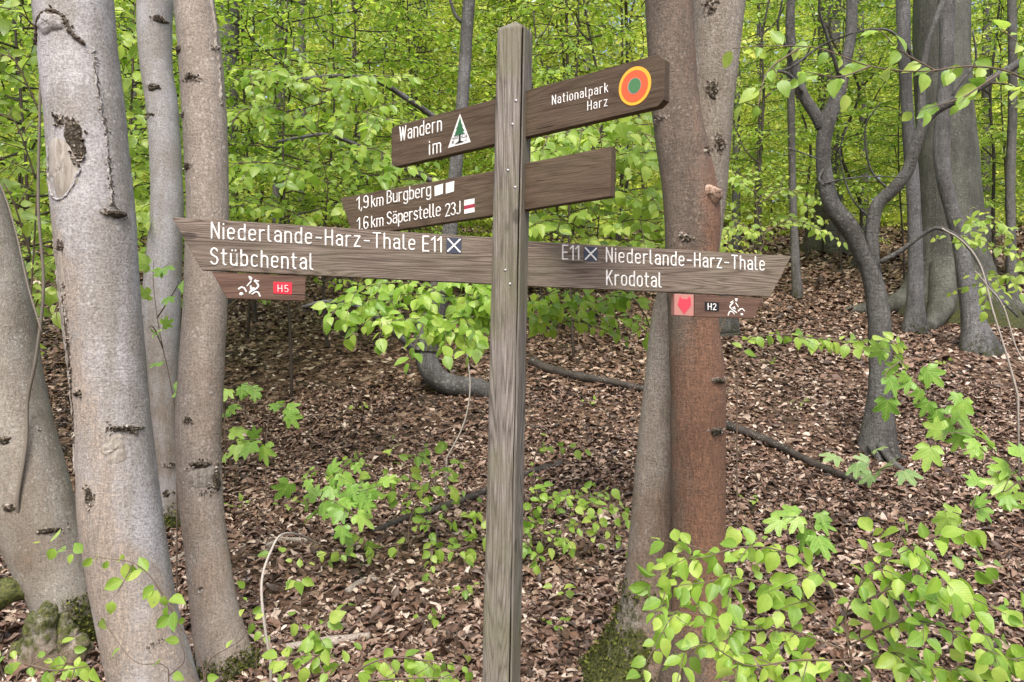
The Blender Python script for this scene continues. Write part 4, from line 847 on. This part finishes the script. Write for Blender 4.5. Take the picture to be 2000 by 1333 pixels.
log('fallen_branch', 'short grey stick on the litter right of the foot of the tan trunk', [(600, 1062), (560, 1058), (520, 1070)], .02, .014, 'bark_tan', 5)
log('fallen_branch', 'pale stick lying between the stout trunk and the tan trunk', [(325, 1105), (345, 1095), (362, 1085)], .02, .015, 'bark_tan', 6)
log('fallen_branch', 'grey stick half buried in litter below the seedlings left of the post', [(680, 1160), (705, 1142), (735, 1135)], .02, .012, 'bark_tan', 8)
def twig(label, pts, r0, r1, mat='twig_pale'):
    q = catmull([P(*p) for p in pts], 12 * len(pts)); q[0, 2] = min(q[0, 2], float(ground(q[0, 0], q[0, 1])) + .01)
    V, F = tube(q, np.linspace(r0, r1, len(q)), 8); mb = MB(); mb.add(V + rng(3).normal(size=V.shape) * r0 * .06, F)
    return tag(mb.build('dead_twig', M[mat], None, q[0]), label, 'twig')
twig('pale bent twig arching up from the ground right of the tan trunk', [(530, 1300, 3.05), (514, 1200, 3.05), (512, 1130, 3.1), (530, 1075, 3.2), (550, 1045, 3.3), (585, 1045, 3.5), (620, 1062, 3.9)], .006, .004)
twig('silvery dead twig drooping at the right edge before the great beech', [(1990, 780, 6.0), (1968, 700, 6.0), (1940, 610, 6.), (1915, 520, 6.), (1880, 472, 6.), (1840, 447, 6.)], .008, .006)
twig('second silvery dead twig at the right edge, thinner and outermost', [(2010, 720, 5.8), (1985, 680, 5.8), (1960, 600, 5.8), (1930, 560, 5.8), (1905, 530, 5.8)], .006, .004)
twig('thin grey twig hanging over the litter just left of the post', [(870, 900, 5.5), (905, 830, 5.5), (918, 760, 5.5), (912, 690, 5.5), (905, 640, 5.4)], .006, .004)
sp_ = [D.surf(u, v) for u, v in ((82, 1005), (80, 960), (80, 860), (70, 780))]; o4 = (-.03, .012, .03, .05)
q = catmull([p + n * k for (p, n), k in zip(sp_, o4)] + [P(u, v, sp_[-1][0][1] - .05) for u, v in ((70, 700), (85, 560), (75, 400), (78, 200), (82, 0), (80, -120))], 90)
V, F = tube(q, np.linspace(.0095, .005, 90), 8); mb = MB(); mb.add(V, F)
q = catmull([P(*p) for p in [(82, 650, 3.47), (55, 560, 3.5), (30, 450, 3.55), (0, 360, 3.6), (-60, 250, 3.6)]], 30)
V, F = tube(q, np.linspace(.005, .003, 30), 6); mb.add(V, F)
mb.build('side_shoot', M['shoot_grey'], treeD[0], treeD[2])

# ------------------------------------------------------------------ the signpost
PD = 2.4
base = np.array([P(966, 1500, PD)[0], PD, 0.]); base[2] = float(ground(base[0], base[1]))
SP = tag(empty('signpost', base), 'weathered wooden signpost with three pairs of brown direction arms in the centre', 'signpost')
def wood(name, dark, mid, light, axis, green=0., grain=1.0, knots=True, stretch=.1, rings=90):
    m = NT(name); sc = [1, 1, 1]; sc[axis] = .045
    o = m.coords(tuple(sc)); o1 = m.coords(); sc2 = [1, 1, 1]; sc2[axis] = stretch
    ob = m.coords(tuple(sc2))
    n1 = m.noise(o, 210, 6, .7, .4); n2 = m.noise(ob, 7, 3, .5, .8)
    ct = m.math('MULTIPLY', m.noise(ob, 9, 3, .4, .3), rings)
    ln = m.math('MULTIPLY', m.math('ADD', m.math('SINE', ct), 1.), .5)
    ln = m.math('POWER', ln, .33)
    g = m.math('ADD', m.math('MULTIPLY', n1, .78), m.math('MULTIPLY', m.math('SUBTRACT', ln, .3), .34 * grain))
    col = m.ramp(g, [(.34, dark), (.53, mid), (.72, light)])
    col = m.mix(.55, col, m.ramp(n2, [(.3, (.72, .7, .68)), (.7, (1.25, 1.22, 1.2))]), 'MULTIPLY')
    ck = m.step(m.noise(o, 60, 3, .5, .3), .31, .26)
    col = m.mix(m.math('MULTIPLY', ck, .8), col, tuple(x * .35 for x in dark))
    if knots:
        sk = [9, 9, 9]; sk[axis] = 4.2
        v = m.n('ShaderNodeTexVoronoi'); m.l(m.coords(tuple(sk)), v.inputs['Vector']); v.inputs['Scale'].default_value = 1.
        k = m.math('MULTIPLY', m.step(v.outputs['Distance'], .13, .07), .8)
        col = m.mix(k, col, tuple(x * .55 for x in dark))
    if green:
        gm = m.math('MULTIPLY', m.step(m.noise(o1, 5, 4), .42, .62), green)
        col = m.mix(gm, col, (.15, .15, .085))
    col = m.mix(.3, col, m.ramp(m.noise(o1, 240, 3), [(.3, (.7, .7, .7)), (.7, (1.3, 1.3, 1.3))]), 'MULTIPLY')
    h = m.math('SUBTRACT', g, m.math('MULTIPLY', ck, .8))
    return m.pbr(col, .72, .25, m.bump(h, .5, .006))
M['post'] = wood('weathered_post_wood', (.088, .078, .066), (.19, .172, .152), (.33, .31, .285), 2, .5, .75, stretch=.035, rings=330)
M['board_new'] = wood('brown_stained_board', (.064, .043, .028), (.104, .073, .05), (.145, .106, .077), 0, .12, .5)
M['board_old'] = wood('weathered_arrow_board', (.088, .067, .054), (.166, .134, .111), (.275, .23, .195), 0, .22, .8, stretch=.05, rings=290)
M['board_small'] = wood('reddish_panel_board', (.095, .055, .04), (.14, .086, .064), (.185, .125, .098), 0, 0., .5, False)
flat = lambda n, c, rough=.5: NT(n).pbr(c, rough, .3)
m = NT('white_paint'); M['white'] = m.pbr(m.ramp(m.noise(m.coords(), 90, 5, .75), [(.3, (.42, .40, .36)), (.45, (.74, .74, .72)), (.7, (.84, .84, .82))]), .6, .3); M['blue'] = flat('slate_blue_paint', (.045, .055, .085)); M['red'] = flat('red_paint', (.55, .028, .05)); M['black'] = flat('black_paint', (.014, .014, .018))
M['pink'] = flat('faded_pink_plate', (.42, .2, .175)); M['foxred'] = flat('fox_red', (.68, .055, .085)); M['yellow'] = flat('yellow_ring', (.83, .42, .045)); M['orange'] = flat('orange_red_ring', (.66, .115, .045))
M['green'] = flat('emblem_green', (.075, .2, .085)); M['darkred'] = flat('dark_red_stripe', (.33, .035, .06)); M['fir'] = flat('fir_green', (.035, .13, .055)); M['grey'] = flat('grey_print', (.35, .35, .36)); M['bark_black'] = flat('dark_print', (.02, .022, .018))
M['crack'] = flat('painted_crack_shade', (.022, .018, .014), .9)  # shade inside the post crack, painted as near-black on the groove faces
m = NT('galvanised_steel'); b_ = m.n('ShaderNodeBsdfPrincipled'); b_.inputs['Base Color'].default_value = (.6, .6, .6, 1); b_.inputs['Metallic'].default_value = .9; b_.inputs['Roughness'].default_value = .35; m.l(b_.outputs[0], m.out.inputs[0]); M['steel'] = m.m

# post: chamfered square section with a drying crack in its right face
mb = MB(); nz = 150; a0 = .0448; ph = R(-21); sec_n = None; Vp = []
top_px = P(1006, 66, PD); bot = np.array([base[0], base[1], base[2] - .4])
rp = rng(4)
for k in range(nz):
    t = k / (nz - 1); c = bot + (top_px - bot) * t
    a = a0 * (1.10 - .12 * t); ch = a * .24
    z = c[2]
    cw = .0007 + .0003 * (math.sin(z * 5 + 1) * .5 + .5); cp = -.42 * a + .012 * math.sin(z * 2.1 + 2) + .003 * math.sin(z * 17)
    if t > .96: cp = -.3 * a
    dep = .004
    k2 = .085 + .055 * math.sin(z * 3.1 + .8) + .025 * math.sin(z * 11)
    fr = np.linspace(-1, 1, 7)[1:-1]
    pts = [(-a + ch, -a)] + [((a - ch) * f, -a) for f in fr] + [(a - ch, -a), (a - ch * (.55 + k2), -a + ch * (.45 - k2)), (a - ch * .5 - .02, -a + ch * .5 + .02), (a - ch * (.45 - k2), -a + ch * (.55 + k2)), (a, -a + ch)]
    pts += [(a, cp - cw), (a - dep, cp), (a, cp + cw), (a, .3 * a), (a, a - ch), (a - ch, a), (0, a), (-a + ch, a), (-a, a - ch), (-a, 0), (-a, -a + ch), (-a + ch * .35, -a + ch * .4)]
    p2 = np.array(pts); rot = np.array([[math.cos(ph), -math.sin(ph)], [math.sin(ph), math.cos(ph)]]); p2 = p2 @ rot.T
    p2 *= 1 + .008 * math.sin(z * 3 + 1)
    Vp.append(np.column_stack([p2 + c[:2], np.full(len(p2), z)]))
ns = len(Vp[0])
# cap: low pyramid
for q, dz in ((.96, .006), (.5, .021), (.05, .034)):
    cc = top_px; ring = Vp[nz - 1].copy(); ring[:, :2] = cc[:2] + (ring[:, :2] - cc[:2]) * q; ring[:, 2] += dz; Vp.append(ring)
Va = np.vstack(Vp); nrg = len(Vp)
Va[:, :2] += np.column_stack([.0012 * sines(Va * np.array([1, 1, .25]), 3, 120), .0012 * sines(Va * np.array([1, 1, .25]), 4, 120)])
i, j = np.meshgrid(np.arange(nrg - 1), np.arange(ns), indexing='ij'); j2 = (j + 1) % ns
Q = np.stack([i * ns + j, i * ns + j2, (i + 1) * ns + j2, (i + 1) * ns + j], -1).reshape(-1, 4)
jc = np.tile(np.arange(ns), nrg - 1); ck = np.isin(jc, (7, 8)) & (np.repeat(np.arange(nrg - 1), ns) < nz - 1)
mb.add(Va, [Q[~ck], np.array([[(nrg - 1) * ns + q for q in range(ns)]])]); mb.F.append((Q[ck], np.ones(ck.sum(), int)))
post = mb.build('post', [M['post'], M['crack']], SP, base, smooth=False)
def on_post(u, v):
    Y = PD - .05
    for _ in range(4):
        p = P(u, v, Y); t = (p[2] - bot[2]) / (top_px[2] - bot[2]); c = bot + (top_px - bot) * t
        n = np.array([math.sin(ph), -math.cos(ph)]); dd = a0 * (1.10 - .12 * t)
        # plane (X - c).n = dd
        k = (dd + c[:2] @ n) / (np.array([(u - CU) / FPX, 1.]) @ n); Y = k
    return P(u, v, Y), np.array([n[0], n[1], 0])
for (u, v) in ((1008, 197), (992, 333), (987, 528), (1001, 243), (1006, 366), (996, 555)):
    p, n = on_post(u, v)
    V, F = tube(np.array([p - n * .002, p + n * .0015, p + n * .0022]), [.0038, .0038, .002], 10)
    mb = MB(); mb.add(V, F); mb.build('screw', M['steel'], post, base)

# ---- boards
class Board:
    """vertical plank plane fixed by the depth at two pixel columns; local x along, y into the picture, z up, origin at the post"""
    def __init__(s, ul, Yl, ur, Yr):
        a = P(ul, CV, Yl); b = P(ur, CV, Yr); s.d = unit(b - a); s.n = np.array([-s.d[1], s.d[0], 0])
        t = ((1003 - CU) / FPX * a[1] - a[0]) / (s.d[0] - (1003 - CU) / FPX * s.d[1])
        s.o = a + s.d * t
        s.rz = math.atan2(s.d[1], s.d[0])
    def st(s, u, v, off=0.):
        ray = np.array([(u - CU) / FPX, 1, -(v - CV) / FPX]); o = s.o + s.n * off
        k = (o - np.array([0, 0, CH])) @ s.n / (ray @ s.n)
        q = np.array([0, 0, CH]) + ray * k - s.o
        return np.array([q @ s.d, q[2]])
def poly_obj(name, pts, y0, y1, mats, parent, bev=0., mi=0):
    """extruded outline; pts in board (x, z), from y0 (front) to y1 (back)"""
    bm = bmesh.new(); A_ = sum(pts[i][0] * pts[(i + 1) % len(pts)][1] - pts[(i + 1) % len(pts)][0] * pts[i][1] for i in range(len(pts)))
    if A_ < 0: pts = pts[::-1]
    f = [bm.verts.new((p[0], y0, p[1])) for p in pts]; b = [bm.verts.new((p[0], y1, p[1])) for p in pts]
    bm.faces.new(f); bm.faces.new(b[::-1])
    for i in range(len(pts)): bm.faces.new([f[i], b[i], b[(i + 1) % len(pts)], f[(i + 1) % len(pts)]])
    bmesh.ops.recalc_face_normals(bm, faces=bm.faces)
    if bev: bmesh.ops.bevel(bm, geom=list(bm.edges), offset=bev, segments=2, affect='EDGES', profile=.6)
    me = bpy.data.meshes.new(name); bm.to_mesh(me); bm.free()
    for mm in (mats if isinstance(mats, list) else [mats]): me.materials.append(mm)
    if mi:
        for p in me.polygons: p.material_index = mi
    o = bpy.data.objects.new(name, me); COL.objects.link(o); o.parent = parent; return o
def arm(bd, corners, mat, thick=.029, name='direction_arm', label=None, off=0.):
    pts = [bd.st(u, v, off) if not isinstance(u, str) else np.array([0., 0]) for u, v in corners]
    o = poly_obj(name, pts, off, off + thick, M[mat], SP, .0018)
    o.location = Vector(bd.o - base); o.rotation_euler = (0, 0, bd.rz)
    if label: o['label'] = label
    return o

# ---- stroke lettering
def arc(cx, cy, rx, ry, a0, a1, n=9): t = np.radians(np.linspace(a0, a1, n)); return [(cx + rx * math.cos(k), cy + ry * math.sin(k)) for k in t]
Wd = .36; hw = Wd / 2; xh = .70
stad = arc(hw, xh - hw, hw, hw, 0, 180) + arc(hw, hw, hw, hw, 180, 360); stad = stad + [stad[0]]
arch = lambda x: [(x, xh - .22)] + arc(x + hw, xh - hw, hw, hw, 180, 0) + [(x + Wd, 0)]
GL = {
 'o': (Wd, [stad]), 'a': (Wd, [[(.02, .58)] + arc(hw, xh - hw + .02, hw, hw - .02, 150, 0) + [(Wd, 0)], [(Wd, .41), (.17, .41)] + arc(.165, .205, .165, .205, 90, 270) + [(.22, .0), (Wd, .1)]]),
 'n': (Wd, [[(0, 0), (0, xh)], arch(0)]), 'd': (Wd, [[(Wd, 0), (Wd, 1)], stad]), 'b': (Wd, [[(0, 0), (0, 1)], stad]),
 'e': (Wd, [[(0, .37), (Wd, .37), (Wd, xh - hw)] + arc(hw, xh - hw, hw, hw, 0, 180) + arc(hw, hw, hw, hw, 180, 325)]),
 'r': (.25, [[(0, 0), (0, xh)], [(0, xh - .24)] + arc(.2, xh - .2, .2, .2, 180, 75)]), 'i': (0, [[(0, 0), (0, xh)], [(0, .93), (0, .96)]]),
 'l': (.12, [[(0, 1), (0, .14)] + arc(.13, .13, .13, .13, 180, 268)]), 't': (.25, [[(.08, .95), (.08, .14)] + arc(.2, .13, .12, .13, 180, 275), [(-.03, xh), (.24, xh)]]),
 'm': (.6, [[(0, 0), (0, xh)], [(0, xh - .2)] + arc(.15, xh - .15, .15, .15, 180, 0) + [(.3, 0)], [(.3, xh - .2)] + arc(.45, xh - .15, .15, .15, 180, 0) + [(.6, 0)]]),
 'p': (Wd, [[(0, -.3), (0, xh)], stad]), 'k': (.34, [[(0, 0), (0, 1)], [(0, .27), (.31, xh)], [(.11, .42), (.34, 0)]]),
 'u': (Wd, [[(0, xh), (0, hw)] + arc(hw, hw, hw, hw, 180, 360) + [(Wd, xh)], [(Wd, xh), (Wd, 0)]]), 'g': (Wd, [stad, [(Wd, xh), (Wd, -.12)] + arc(hw, -.12, hw, .18, 0, -150)]),
 's': (.32, [arc(.16, .53, .15, .17, 40, 180) + arc(.16, .53, .15, .17, 180, 250) + [(.23, .31)] + arc(.16, .18, .16, .18, 50, -150)]),
 'c': (.34, [arc(hw, xh - hw, hw, hw, 40, 180) + arc(hw, hw, hw, hw, 180, 320)]), 'h': (Wd, [[(0, 0), (0, 1)], arch(0)]), 'z': (.34, [[(0, xh), (.33, xh)], [(.33, xh), (0, 0)], [(0, 0), (.34, 0)]]),
 'S': (.4, [arc(.2, .76, .19, .24, 25, 180) + arc(.2, .76, .19, .22, 180, 240) + [(.28, .47)] + arc(.2, .25, .2, .25, 50, -155)]),
 'W': (.62, [[(0, 1), (.155, 0)], [(.155, 0), (.31, .95)], [(.31, .95), (.465, 0)], [(.465, 0), (.62, 1)]]), 'N': (.42, [[(0, 0), (0, 1)], [(0, 1), (.42, 0)], [(.42, 0), (.42, 1)]]),
 'H': (.42, [[(0, 0), (0, 1)], [(.42, 0), (.42, 1)], [(0, .5), (.42, .5)]]), 'B': (.4, [[(0, 0), (0, 1)], [(0, 1), (.2, 1)] + arc(.2, .76, .17, .24, 90, -90) + [(0, .52)], [(0, .52), (.2, .52)] + arc(.2, .26, .2, .26, 90, -90) + [(0, 0)]]),
 'E': (.34, [[(0, 0), (0, 1)], [(0, 1), (.34, 1)], [(0, .5), (.29, .5)], [(0, 0), (.34, 0)]]), 'T': (.44, [[(.22, 0), (.22, 1)], [(0, 1), (.44, 1)]]), 'K': (.4, [[(0, 0), (0, 1)], [(0, .35), (.38, 1)], [(.13, .57), (.4, 0)]]),
 'J': (.28, [[(.28, 1), (.28, .16)] + arc(.14, .16, .14, .16, 0, -150)]), '1': (.2, [[(0, .78), (.2, 1)], [(.2, 1), (.2, 0)]]),
 '9': (.36, [arc(.18, .72, .18, .28, -10, 350) , [(.36, .72), (.36, .2)] + arc(.18, .2, .18, .2, 0, -150)]), '6': (.36, [arc(.18, .28, .18, .28, 170, 530), [(0, .28), (0, .8)] + arc(.18, .8, .18, .2, 180, 30)]),
 '2': (.36, [arc(.18, .8, .18, .2, 165, 0) + [(.36, .72), (.02, 0)], [(.0, 0), (.37, 0)]]), '3': (.36, [arc(.17, .77, .17, .23, 150, -80) , arc(.17, .27, .19, .27, 85, -150)]),
 '5': (.36, [[(.33, 1), (.04, 1)], [(.04, 1), (.02, .52)], [(.02, .52)] + arc(.17, .3, .19, .3, 115, -150)]), ',': (.06, [[(.06, .03), (.0, -.16)]]), '-': (.34, [[(.03, .42), (.31, .42)]]),
 'R': (.4, [[(0, 0), (0, 1)], [(0, 1), (.2, 1)] + arc(.2, .75, .19, .25, 90, -90) + [(0, .5)], [(.2, .5), (.4, 0)]]), 'A': (.42, [[(0, 0), (.21, 1)], [(.21, 1), (.42, 0)], [(.08, .35), (.34, .35)]]), 'Z': (.38, [[(0, 1), (.38, 1)], [(.38, 1), (0, 0)], [(0, 0), (.38, 0)]]),
 'L': (.34, [[(0, 1), (0, 0)], [(0, 0), (.34, 0)]]), 'U': (.42, [[(0, 1), (0, .21)] + arc(.21, .21, .21, .21, 180, 360) + [(.42, 1)]]), ' ': (.12, []),
}
GL['ä'] = (Wd, GL['a'][1] + [[(.08, .93), (.08, .95)], [(.28, .93), (.28, .95)]]); GL['ü'] = (Wd, GL['u'][1] + [[(.08, .93), (.08, .95)], [(.28, .93), (.28, .95)]])
def stroke(mb, pts, w_, y=-.0004, h=.0011, mat=0):
    """one routed and painted stroke: a low rounded ribbon with round ends; pts in board (x, z)"""
    p = np.array(pts, float)
    keep = np.concatenate([[True], np.linalg.norm(np.diff(p, axis=0), axis=1) > 1e-6]); p = p[keep]
    if len(p) < 2: p = np.vstack([p, p + [0, 1e-4]])
    T = unit(np.gradient(p, axis=0)); r_ = w_ / 2
    e = np.array([.95, .7, .35])
    pp = np.vstack([p[0] - T[0] * (e * r_)[:, None], p, p[-1] + T[-1] * (e[::-1] * r_)[:, None]])
    TT = np.vstack([np.repeat(T[:1], 3, 0), T, np.repeat(T[-1:], 3, 0)])
    k = np.sqrt(1 - e ** 2); wd = np.concatenate([k, np.ones(len(p)), k[::-1]]) * r_
    N = np.column_stack([-TT[:, 1], TT[:, 0]])
    fs = np.array([-1, -.8, 0, .8, 1]); hs = np.array([.0, .85, 1, .85, .0])
    V = np.zeros((len(pp), 5, 3))
    V[:, :, 0] = pp[:, None, 0] + N[:, None, 0] * fs * wd[:, None]; V[:, :, 2] = pp[:, None, 1] + N[:, None, 1] * fs * wd[:, None]
    V[:, :, 1] = y - hs[None] * h + .0012 * (1 - (hs[None] > 0))
    i, j = np.meshgrid(np.arange(len(pp) - 1), np.arange(4), indexing='ij')
    mb.add(V.reshape(-1, 3), [np.stack([i * 5 + j, i * 5 + j + 1, (i + 1) * 5 + j + 1, (i + 1) * 5 + j], -1).reshape(-1, 4)], mat)
def text(mb, bd, s, b0, b1, cap, sw=.106, gap=.25, off=0., mat=0, y=None):
    """s from pixel baseline start b0 to end b1, capital height cap pixels at the start"""
    A0, A1 = bd.st(*b0, off), bd.st(*b1, off); up = bd.st(b0[0], b0[1] - cap, off); H = up[1] - A0[1]
    tot = sum(GL[c][0] + gap for c in s) - gap; L = np.linalg.norm(A1 - A0); d = (A1 - A0) / L
    sx = L / tot; x = 0.; H0 = H * (1 - sw)
    for c in s:
        gw, st = GL[c]
        for pl in st:
            q = [(A0[0] + d[0] * sx * (x + p[0]), A0[1] + d[1] * sx * (x + p[0]) + sw * H / 2 + p[1] * H0) for p in pl]
            stroke(mb, q, sw * H, y=(off - .0004) if y is None else y, mat=mat)
        x += gw + gap
def lettering(arm_o, bd, items, off=0.):
    for it in items:
        mb = MB(); text(mb, bd, *it[:4], off=off, **(it[4] if len(it) > 4 else {})); mb.build('lettering', M['white'], arm_o)
def mark(bd, corners, off, mat, parent, name, y1=None, dy=.0012):
    return poly_obj(name, [bd.st(u, v, off) for u, v in corners], off - dy, off + .002, M[mat], parent)

b1 = Board(768, 2.743, 1284, 2.09); b2 = Board(690, 2.80, 1192, 2.209); b3 = Board(393, 2.15, 1505, 2.655)
def ctr(bd, vt, vb): return [(1003, vt), (1003, vb)]
# upper pair
aL = arm(b1, [(764.5, 252), (771, 246.5), (1003, 184), (1003, 273), (771, 326.5), (764.5, 321)], 'board_new', label='upper left arm reading Wandern im, with a white fir-tree triangle')
aR = arm(b1, [(1003, 184), (1286, 106), (1298, 117), (1297, 195), (1284, 208.5), (1003, 273)], 'board_new', label='upper right arm reading Nationalpark Harz, with a yellow and orange ring')
lettering(aL, b1, [('Wandern', (781, 277), (862, 257), 29), ('im', (839, 304), (860.5, 299), 29, dict(gap=.3))])
lettering(aR, b1, [('Nationalpark', (1079, 206), (1187, 181), 19, dict(gap=.3)), ('Harz', (1148, 217), (1186, 208), 19, dict(gap=.3))])
tri = mark(b1, [(898.5, 223), (919.5, 278), (875.5, 289.5)], 0, 'white', aL, 'triangle_emblem')
def Z5(x, y): return (650 + x / 4.76, 180 + y / 4.76)
poly_obj('fir_mark', [b1.st(*Z5(*q)) for q in ((1185, 232), (1197, 275), (1192, 277), (1212, 318), (1204, 320), (1228, 362), (1205, 362), (1232, 388), (1186, 398), (1128, 415), (1150, 385), (1140, 388), (1160, 345), (1150, 345), (1172, 305), (1166, 306), (1180, 262))], -.0026, 0, M['fir'], aL)
poly_obj('fir_mark', [b1.st(*Z5(*q)) for q in ((1176, 402), (1190, 400), (1192, 455), (1222, 460), (1200, 470), (1140, 486), (1165, 466), (1174, 456))], -.0026, 0, M['bark_black'], aL)
mb = MB()
for s_, q0, q1 in (('HARZ', (1112, 445), (1165, 434)), ('KLUB', (1198, 428), (1252, 416)), ('E', (1112, 478), (1130, 474)), ('U', (1232, 452), (1248, 448))):
    text(mb, b1, s_, Z5(*q0), Z5(*q1), 4.6, sw=.2, gap=.18, y=-.0018)
mb.build('lettering', M['grey'], aL)
def disc(bd, pxs, n=48):
    """ellipse through pixel centre with horizontal/vertical half sizes, returned in board coordinates"""
    (u, v), hu, hv = pxs; c = bd.st(u, v); rx = (bd.st(u + hu, v)[0] - bd.st(u - hu, v)[0]) / 2; rz = (bd.st(u, v - hv)[1] - bd.st(u, v + hv)[1]) / 2
    return [(c[0] + rx * math.cos(t), c[1] + rz * math.sin(t)) for t in np.linspace(0, 2 * math.pi, n, endpoint=False)]
poly_obj('ring_emblem', disc(b1, ((1240, 168.5), 31.5, 37.5)), -.0012, .002, M['yellow'], aR)
poly_obj('ring_emblem', disc(b1, ((1240, 168.5), 26, 30.5)), -.0022, .002, M['orange'], aR)
poly_obj('ring_emblem', disc(b1, ((1240, 168.5), 13, 15.5)), -.0028, .002, M['grey'], aR)
poly_obj('ring_emblem', disc(b1, ((1240.5, 168), 11.8, 14.3)), -.0034, .002, M['green'], aR)
# middle pair
mL = arm(b2, [(664, 387), (1003, 327), (1003, 415), (690, 462)], 'board_new', label='middle left arm giving the distances to Burgberg and Säperstelle')
mR = arm(b2, [(1003, 323.5), (1194, 286), (1192, 384), (1003, 413.5)], 'board_new', label='blank middle right arm')
lettering(mL, b2, [('1,9', (697, 411), (719, 407), 26, dict(gap=.16)), ('km', (726, 406), (748, 402), 24, dict(gap=.18)), ('Burgberg', (756.5, 399), (841, 384), 26, dict(gap=.2)),
                   ('1,6', (698, 452), (719, 448), 26, dict(gap=.16)), ('km', (726, 446), (748, 442), 24, dict(gap=.18)), ('Säperstelle', (756.5, 440), (860, 423), 26, dict(gap=.18)), ('23J', (870.5, 424.5), (898.5, 419), 26, dict(gap=.14))])
mark(b2, [(849, 364), (865.5, 359), (865, 379), (849.5, 384)], 0, 'white', mL, 'white_square'); mark(b2, [(871, 358.5), (887.5, 354), (886.5, 374.5), (871, 379)], 0, 'white', mL, 'white_square')
mark(b2, [(907, 391.5), (927, 388), (927, 398), (907, 402.5)], 0, 'white', mL, 'trail_stripe'); mark(b2, [(907, 402.6), (927, 398.1), (927, 405.4), (907, 409.9)], 0, 'darkred', mL, 'trail_stripe'); mark(b2, [(907, 410), (927, 405.5), (927, 414.5), (907, 418.5)], 0, 'white', mL, 'trail_stripe')
# lower pair
lL = arm(b3, [(336, 424), (1003, 467), (1003, 557), (394, 527.5)], 'board_old', label='long weathered left arrow reading Niederlande-Harz-Thale E11 and Stübchental')
lR = arm(b3, [(1003, 469.5), (1546, 500.5), (1505, 580), (1003, 557.5)], 'board_old', label='long weathered right arrow reading E11 Niederlande-Harz-Thale and Krodotal')
lettering(lL, b3, [('Niederlande-Harz-Thale', (413.5, 467), (810, 490), 33.5, dict(gap=.27)), ('E11', (826.5, 492.5), (861.5, 494), 32, dict(gap=.2)), ('Stübchental', (412, 518), (610, 528.5), 34.5, dict(gap=.27))])
lettering(lR, b3, [('E11', (1099, 508), (1130, 509), 30, dict(gap=.2)), ('Niederlande-Harz-Thale', (1184.5, 513), (1492.5, 530), 30, dict(gap=.27)), ('Krodotal', (1185, 558), (1290.5, 563), 31, dict(gap=.24))])
for bd_o, q in ((lL, [(872, 464), (901.5, 465.5), (901, 496), (871.5, 494.5)]), (lR, [(1140, 481.5), (1167, 483), (1167, 511.5), (1140, 510)])):
    mark(b3, q, 0, 'blue', bd_o, 'trail_cross')
    c = np.array(q, float); ce_ = c.mean(0); mb = MB(); g_ = lambda p: b3.st(*(ce_ + (p - ce_) * .78))
    stroke(mb, [g_(c[0]), g_(c[2])], .0055, -.0014); stroke(mb, [g_(c[1]), g_(c[3])], .0055, -.0014); mb.build('trail_cross', M['white'], bd_o)
# small panels under the lower arrows
sL = arm(b3, [(413.5, 531), (597, 539.5), (596, 588), (443.5, 583.5)], 'board_small', .022, 'route_panel', 'small slanted panel with a cyclist and the red H5', .004)
sF = arm(b3, [(1317, 574.3), (1355.4, 575.8), (1355, 618.2), (1317, 616)], 'pink', .022, 'route_panel', 'pink square with a red fox head', .002)
sR = arm(b3, [(1356.6, 576.2), (1490, 582), (1472, 622.5), (1356.2, 619)], 'board_small', .022, 'route_panel', 'small slanted panel with the black H2 and a cyclist', .004)
def Z1(x, y): return (320 + x / 5.882, 410 + y / 5.882)
def Z4(x, y): return (1280 + x / 7.143, 460 + y / 7.143)
def cyc(parent, Zf, polys, dot, sw, rad):
    mb = MB()
    for pl, k in polys: stroke(mb, [b3.st(*Zf(*q), .004) for q in catmull(pl, 5 * len(pl))], sw * k, .0036)
    c = b3.st(*Zf(*dot), .004); stroke(mb, [c, c + np.array([1e-4, 0])], rad, .0036)
    mb.build('cyclist_mark', M['white'], parent)
S_ = .0056
cyc(sL, Z1, [([(862, 912), (890, 893), (925, 905), (945, 940)], .85), ([(1018, 968), (1055, 945), (1085, 955), (1104, 992)], .85), ([(958, 875), (985, 845), (1005, 820)], .7), ([(1045, 820), (1075, 855), (1085, 880), (1060, 910), (1000, 940), (988, 955)], 1.), ([(998, 880), (1005, 915), (1030, 900)], 1.), ([(1050, 812), (1085, 822)], .8), ([(985, 775), (1005, 790)], 1.1), ([(990, 795), (1000, 800)], 1.)], (890, 970), S_, .0105)
cyc(sR, Z4, [([(1158, 1058), (1185, 1030), (1215, 1030), (1240, 1055)], .75), ([(1015, 1115), (1035, 1068), (1070, 1068), (1100, 1100)], .75), ([(1120, 945), (1140, 975), (1155, 998)], .65), ([(1080, 945), (1045, 985), (1045, 1010), (1075, 1040), (1130, 1080)], .9), ([(1100, 1000), (1110, 1030), (1080, 1010)], .8), ([(1048, 940), (1080, 920)], .7), ([(1115, 892), (1138, 892)], .9), ([(1122, 910), (1132, 914)], 1.)], (1205, 1105), S_, .0095)
mark(b3, [Z1(1258, 828), Z1(1475, 838), Z1(1470, 975), Z1(1258, 962)], .004, 'red', sL, 'number_plate'); mark(b3, [Z4(690, 928), Z4(887, 938), Z4(885, 1060), Z4(688, 1052)], .004, 'black', sR, 'number_plate')
mb = MB(); text(mb, b3, 'H5', Z1(1312, 946), Z1(1428, 952), 14.5, gap=.3, off=.004, y=.0022); mb.build('lettering', M['white'], sL)
mb = MB(); text(mb, b3, 'H2', Z4(732, 1042), Z4(840, 1048), 13.5, sw=.14, gap=.25, off=.004, y=.0022); mb.build('lettering', M['white'], sR)
poly_obj('fox_mark', [b3.st(*Z4(*q), .002) for q in ((345, 845), (362, 885), (450, 888), (468, 850), (490, 880), (495, 985), (470, 1010), (402, 1098), (340, 1010), (310, 970), (330, 900))], .0006, .004, M['foxred'], sF)
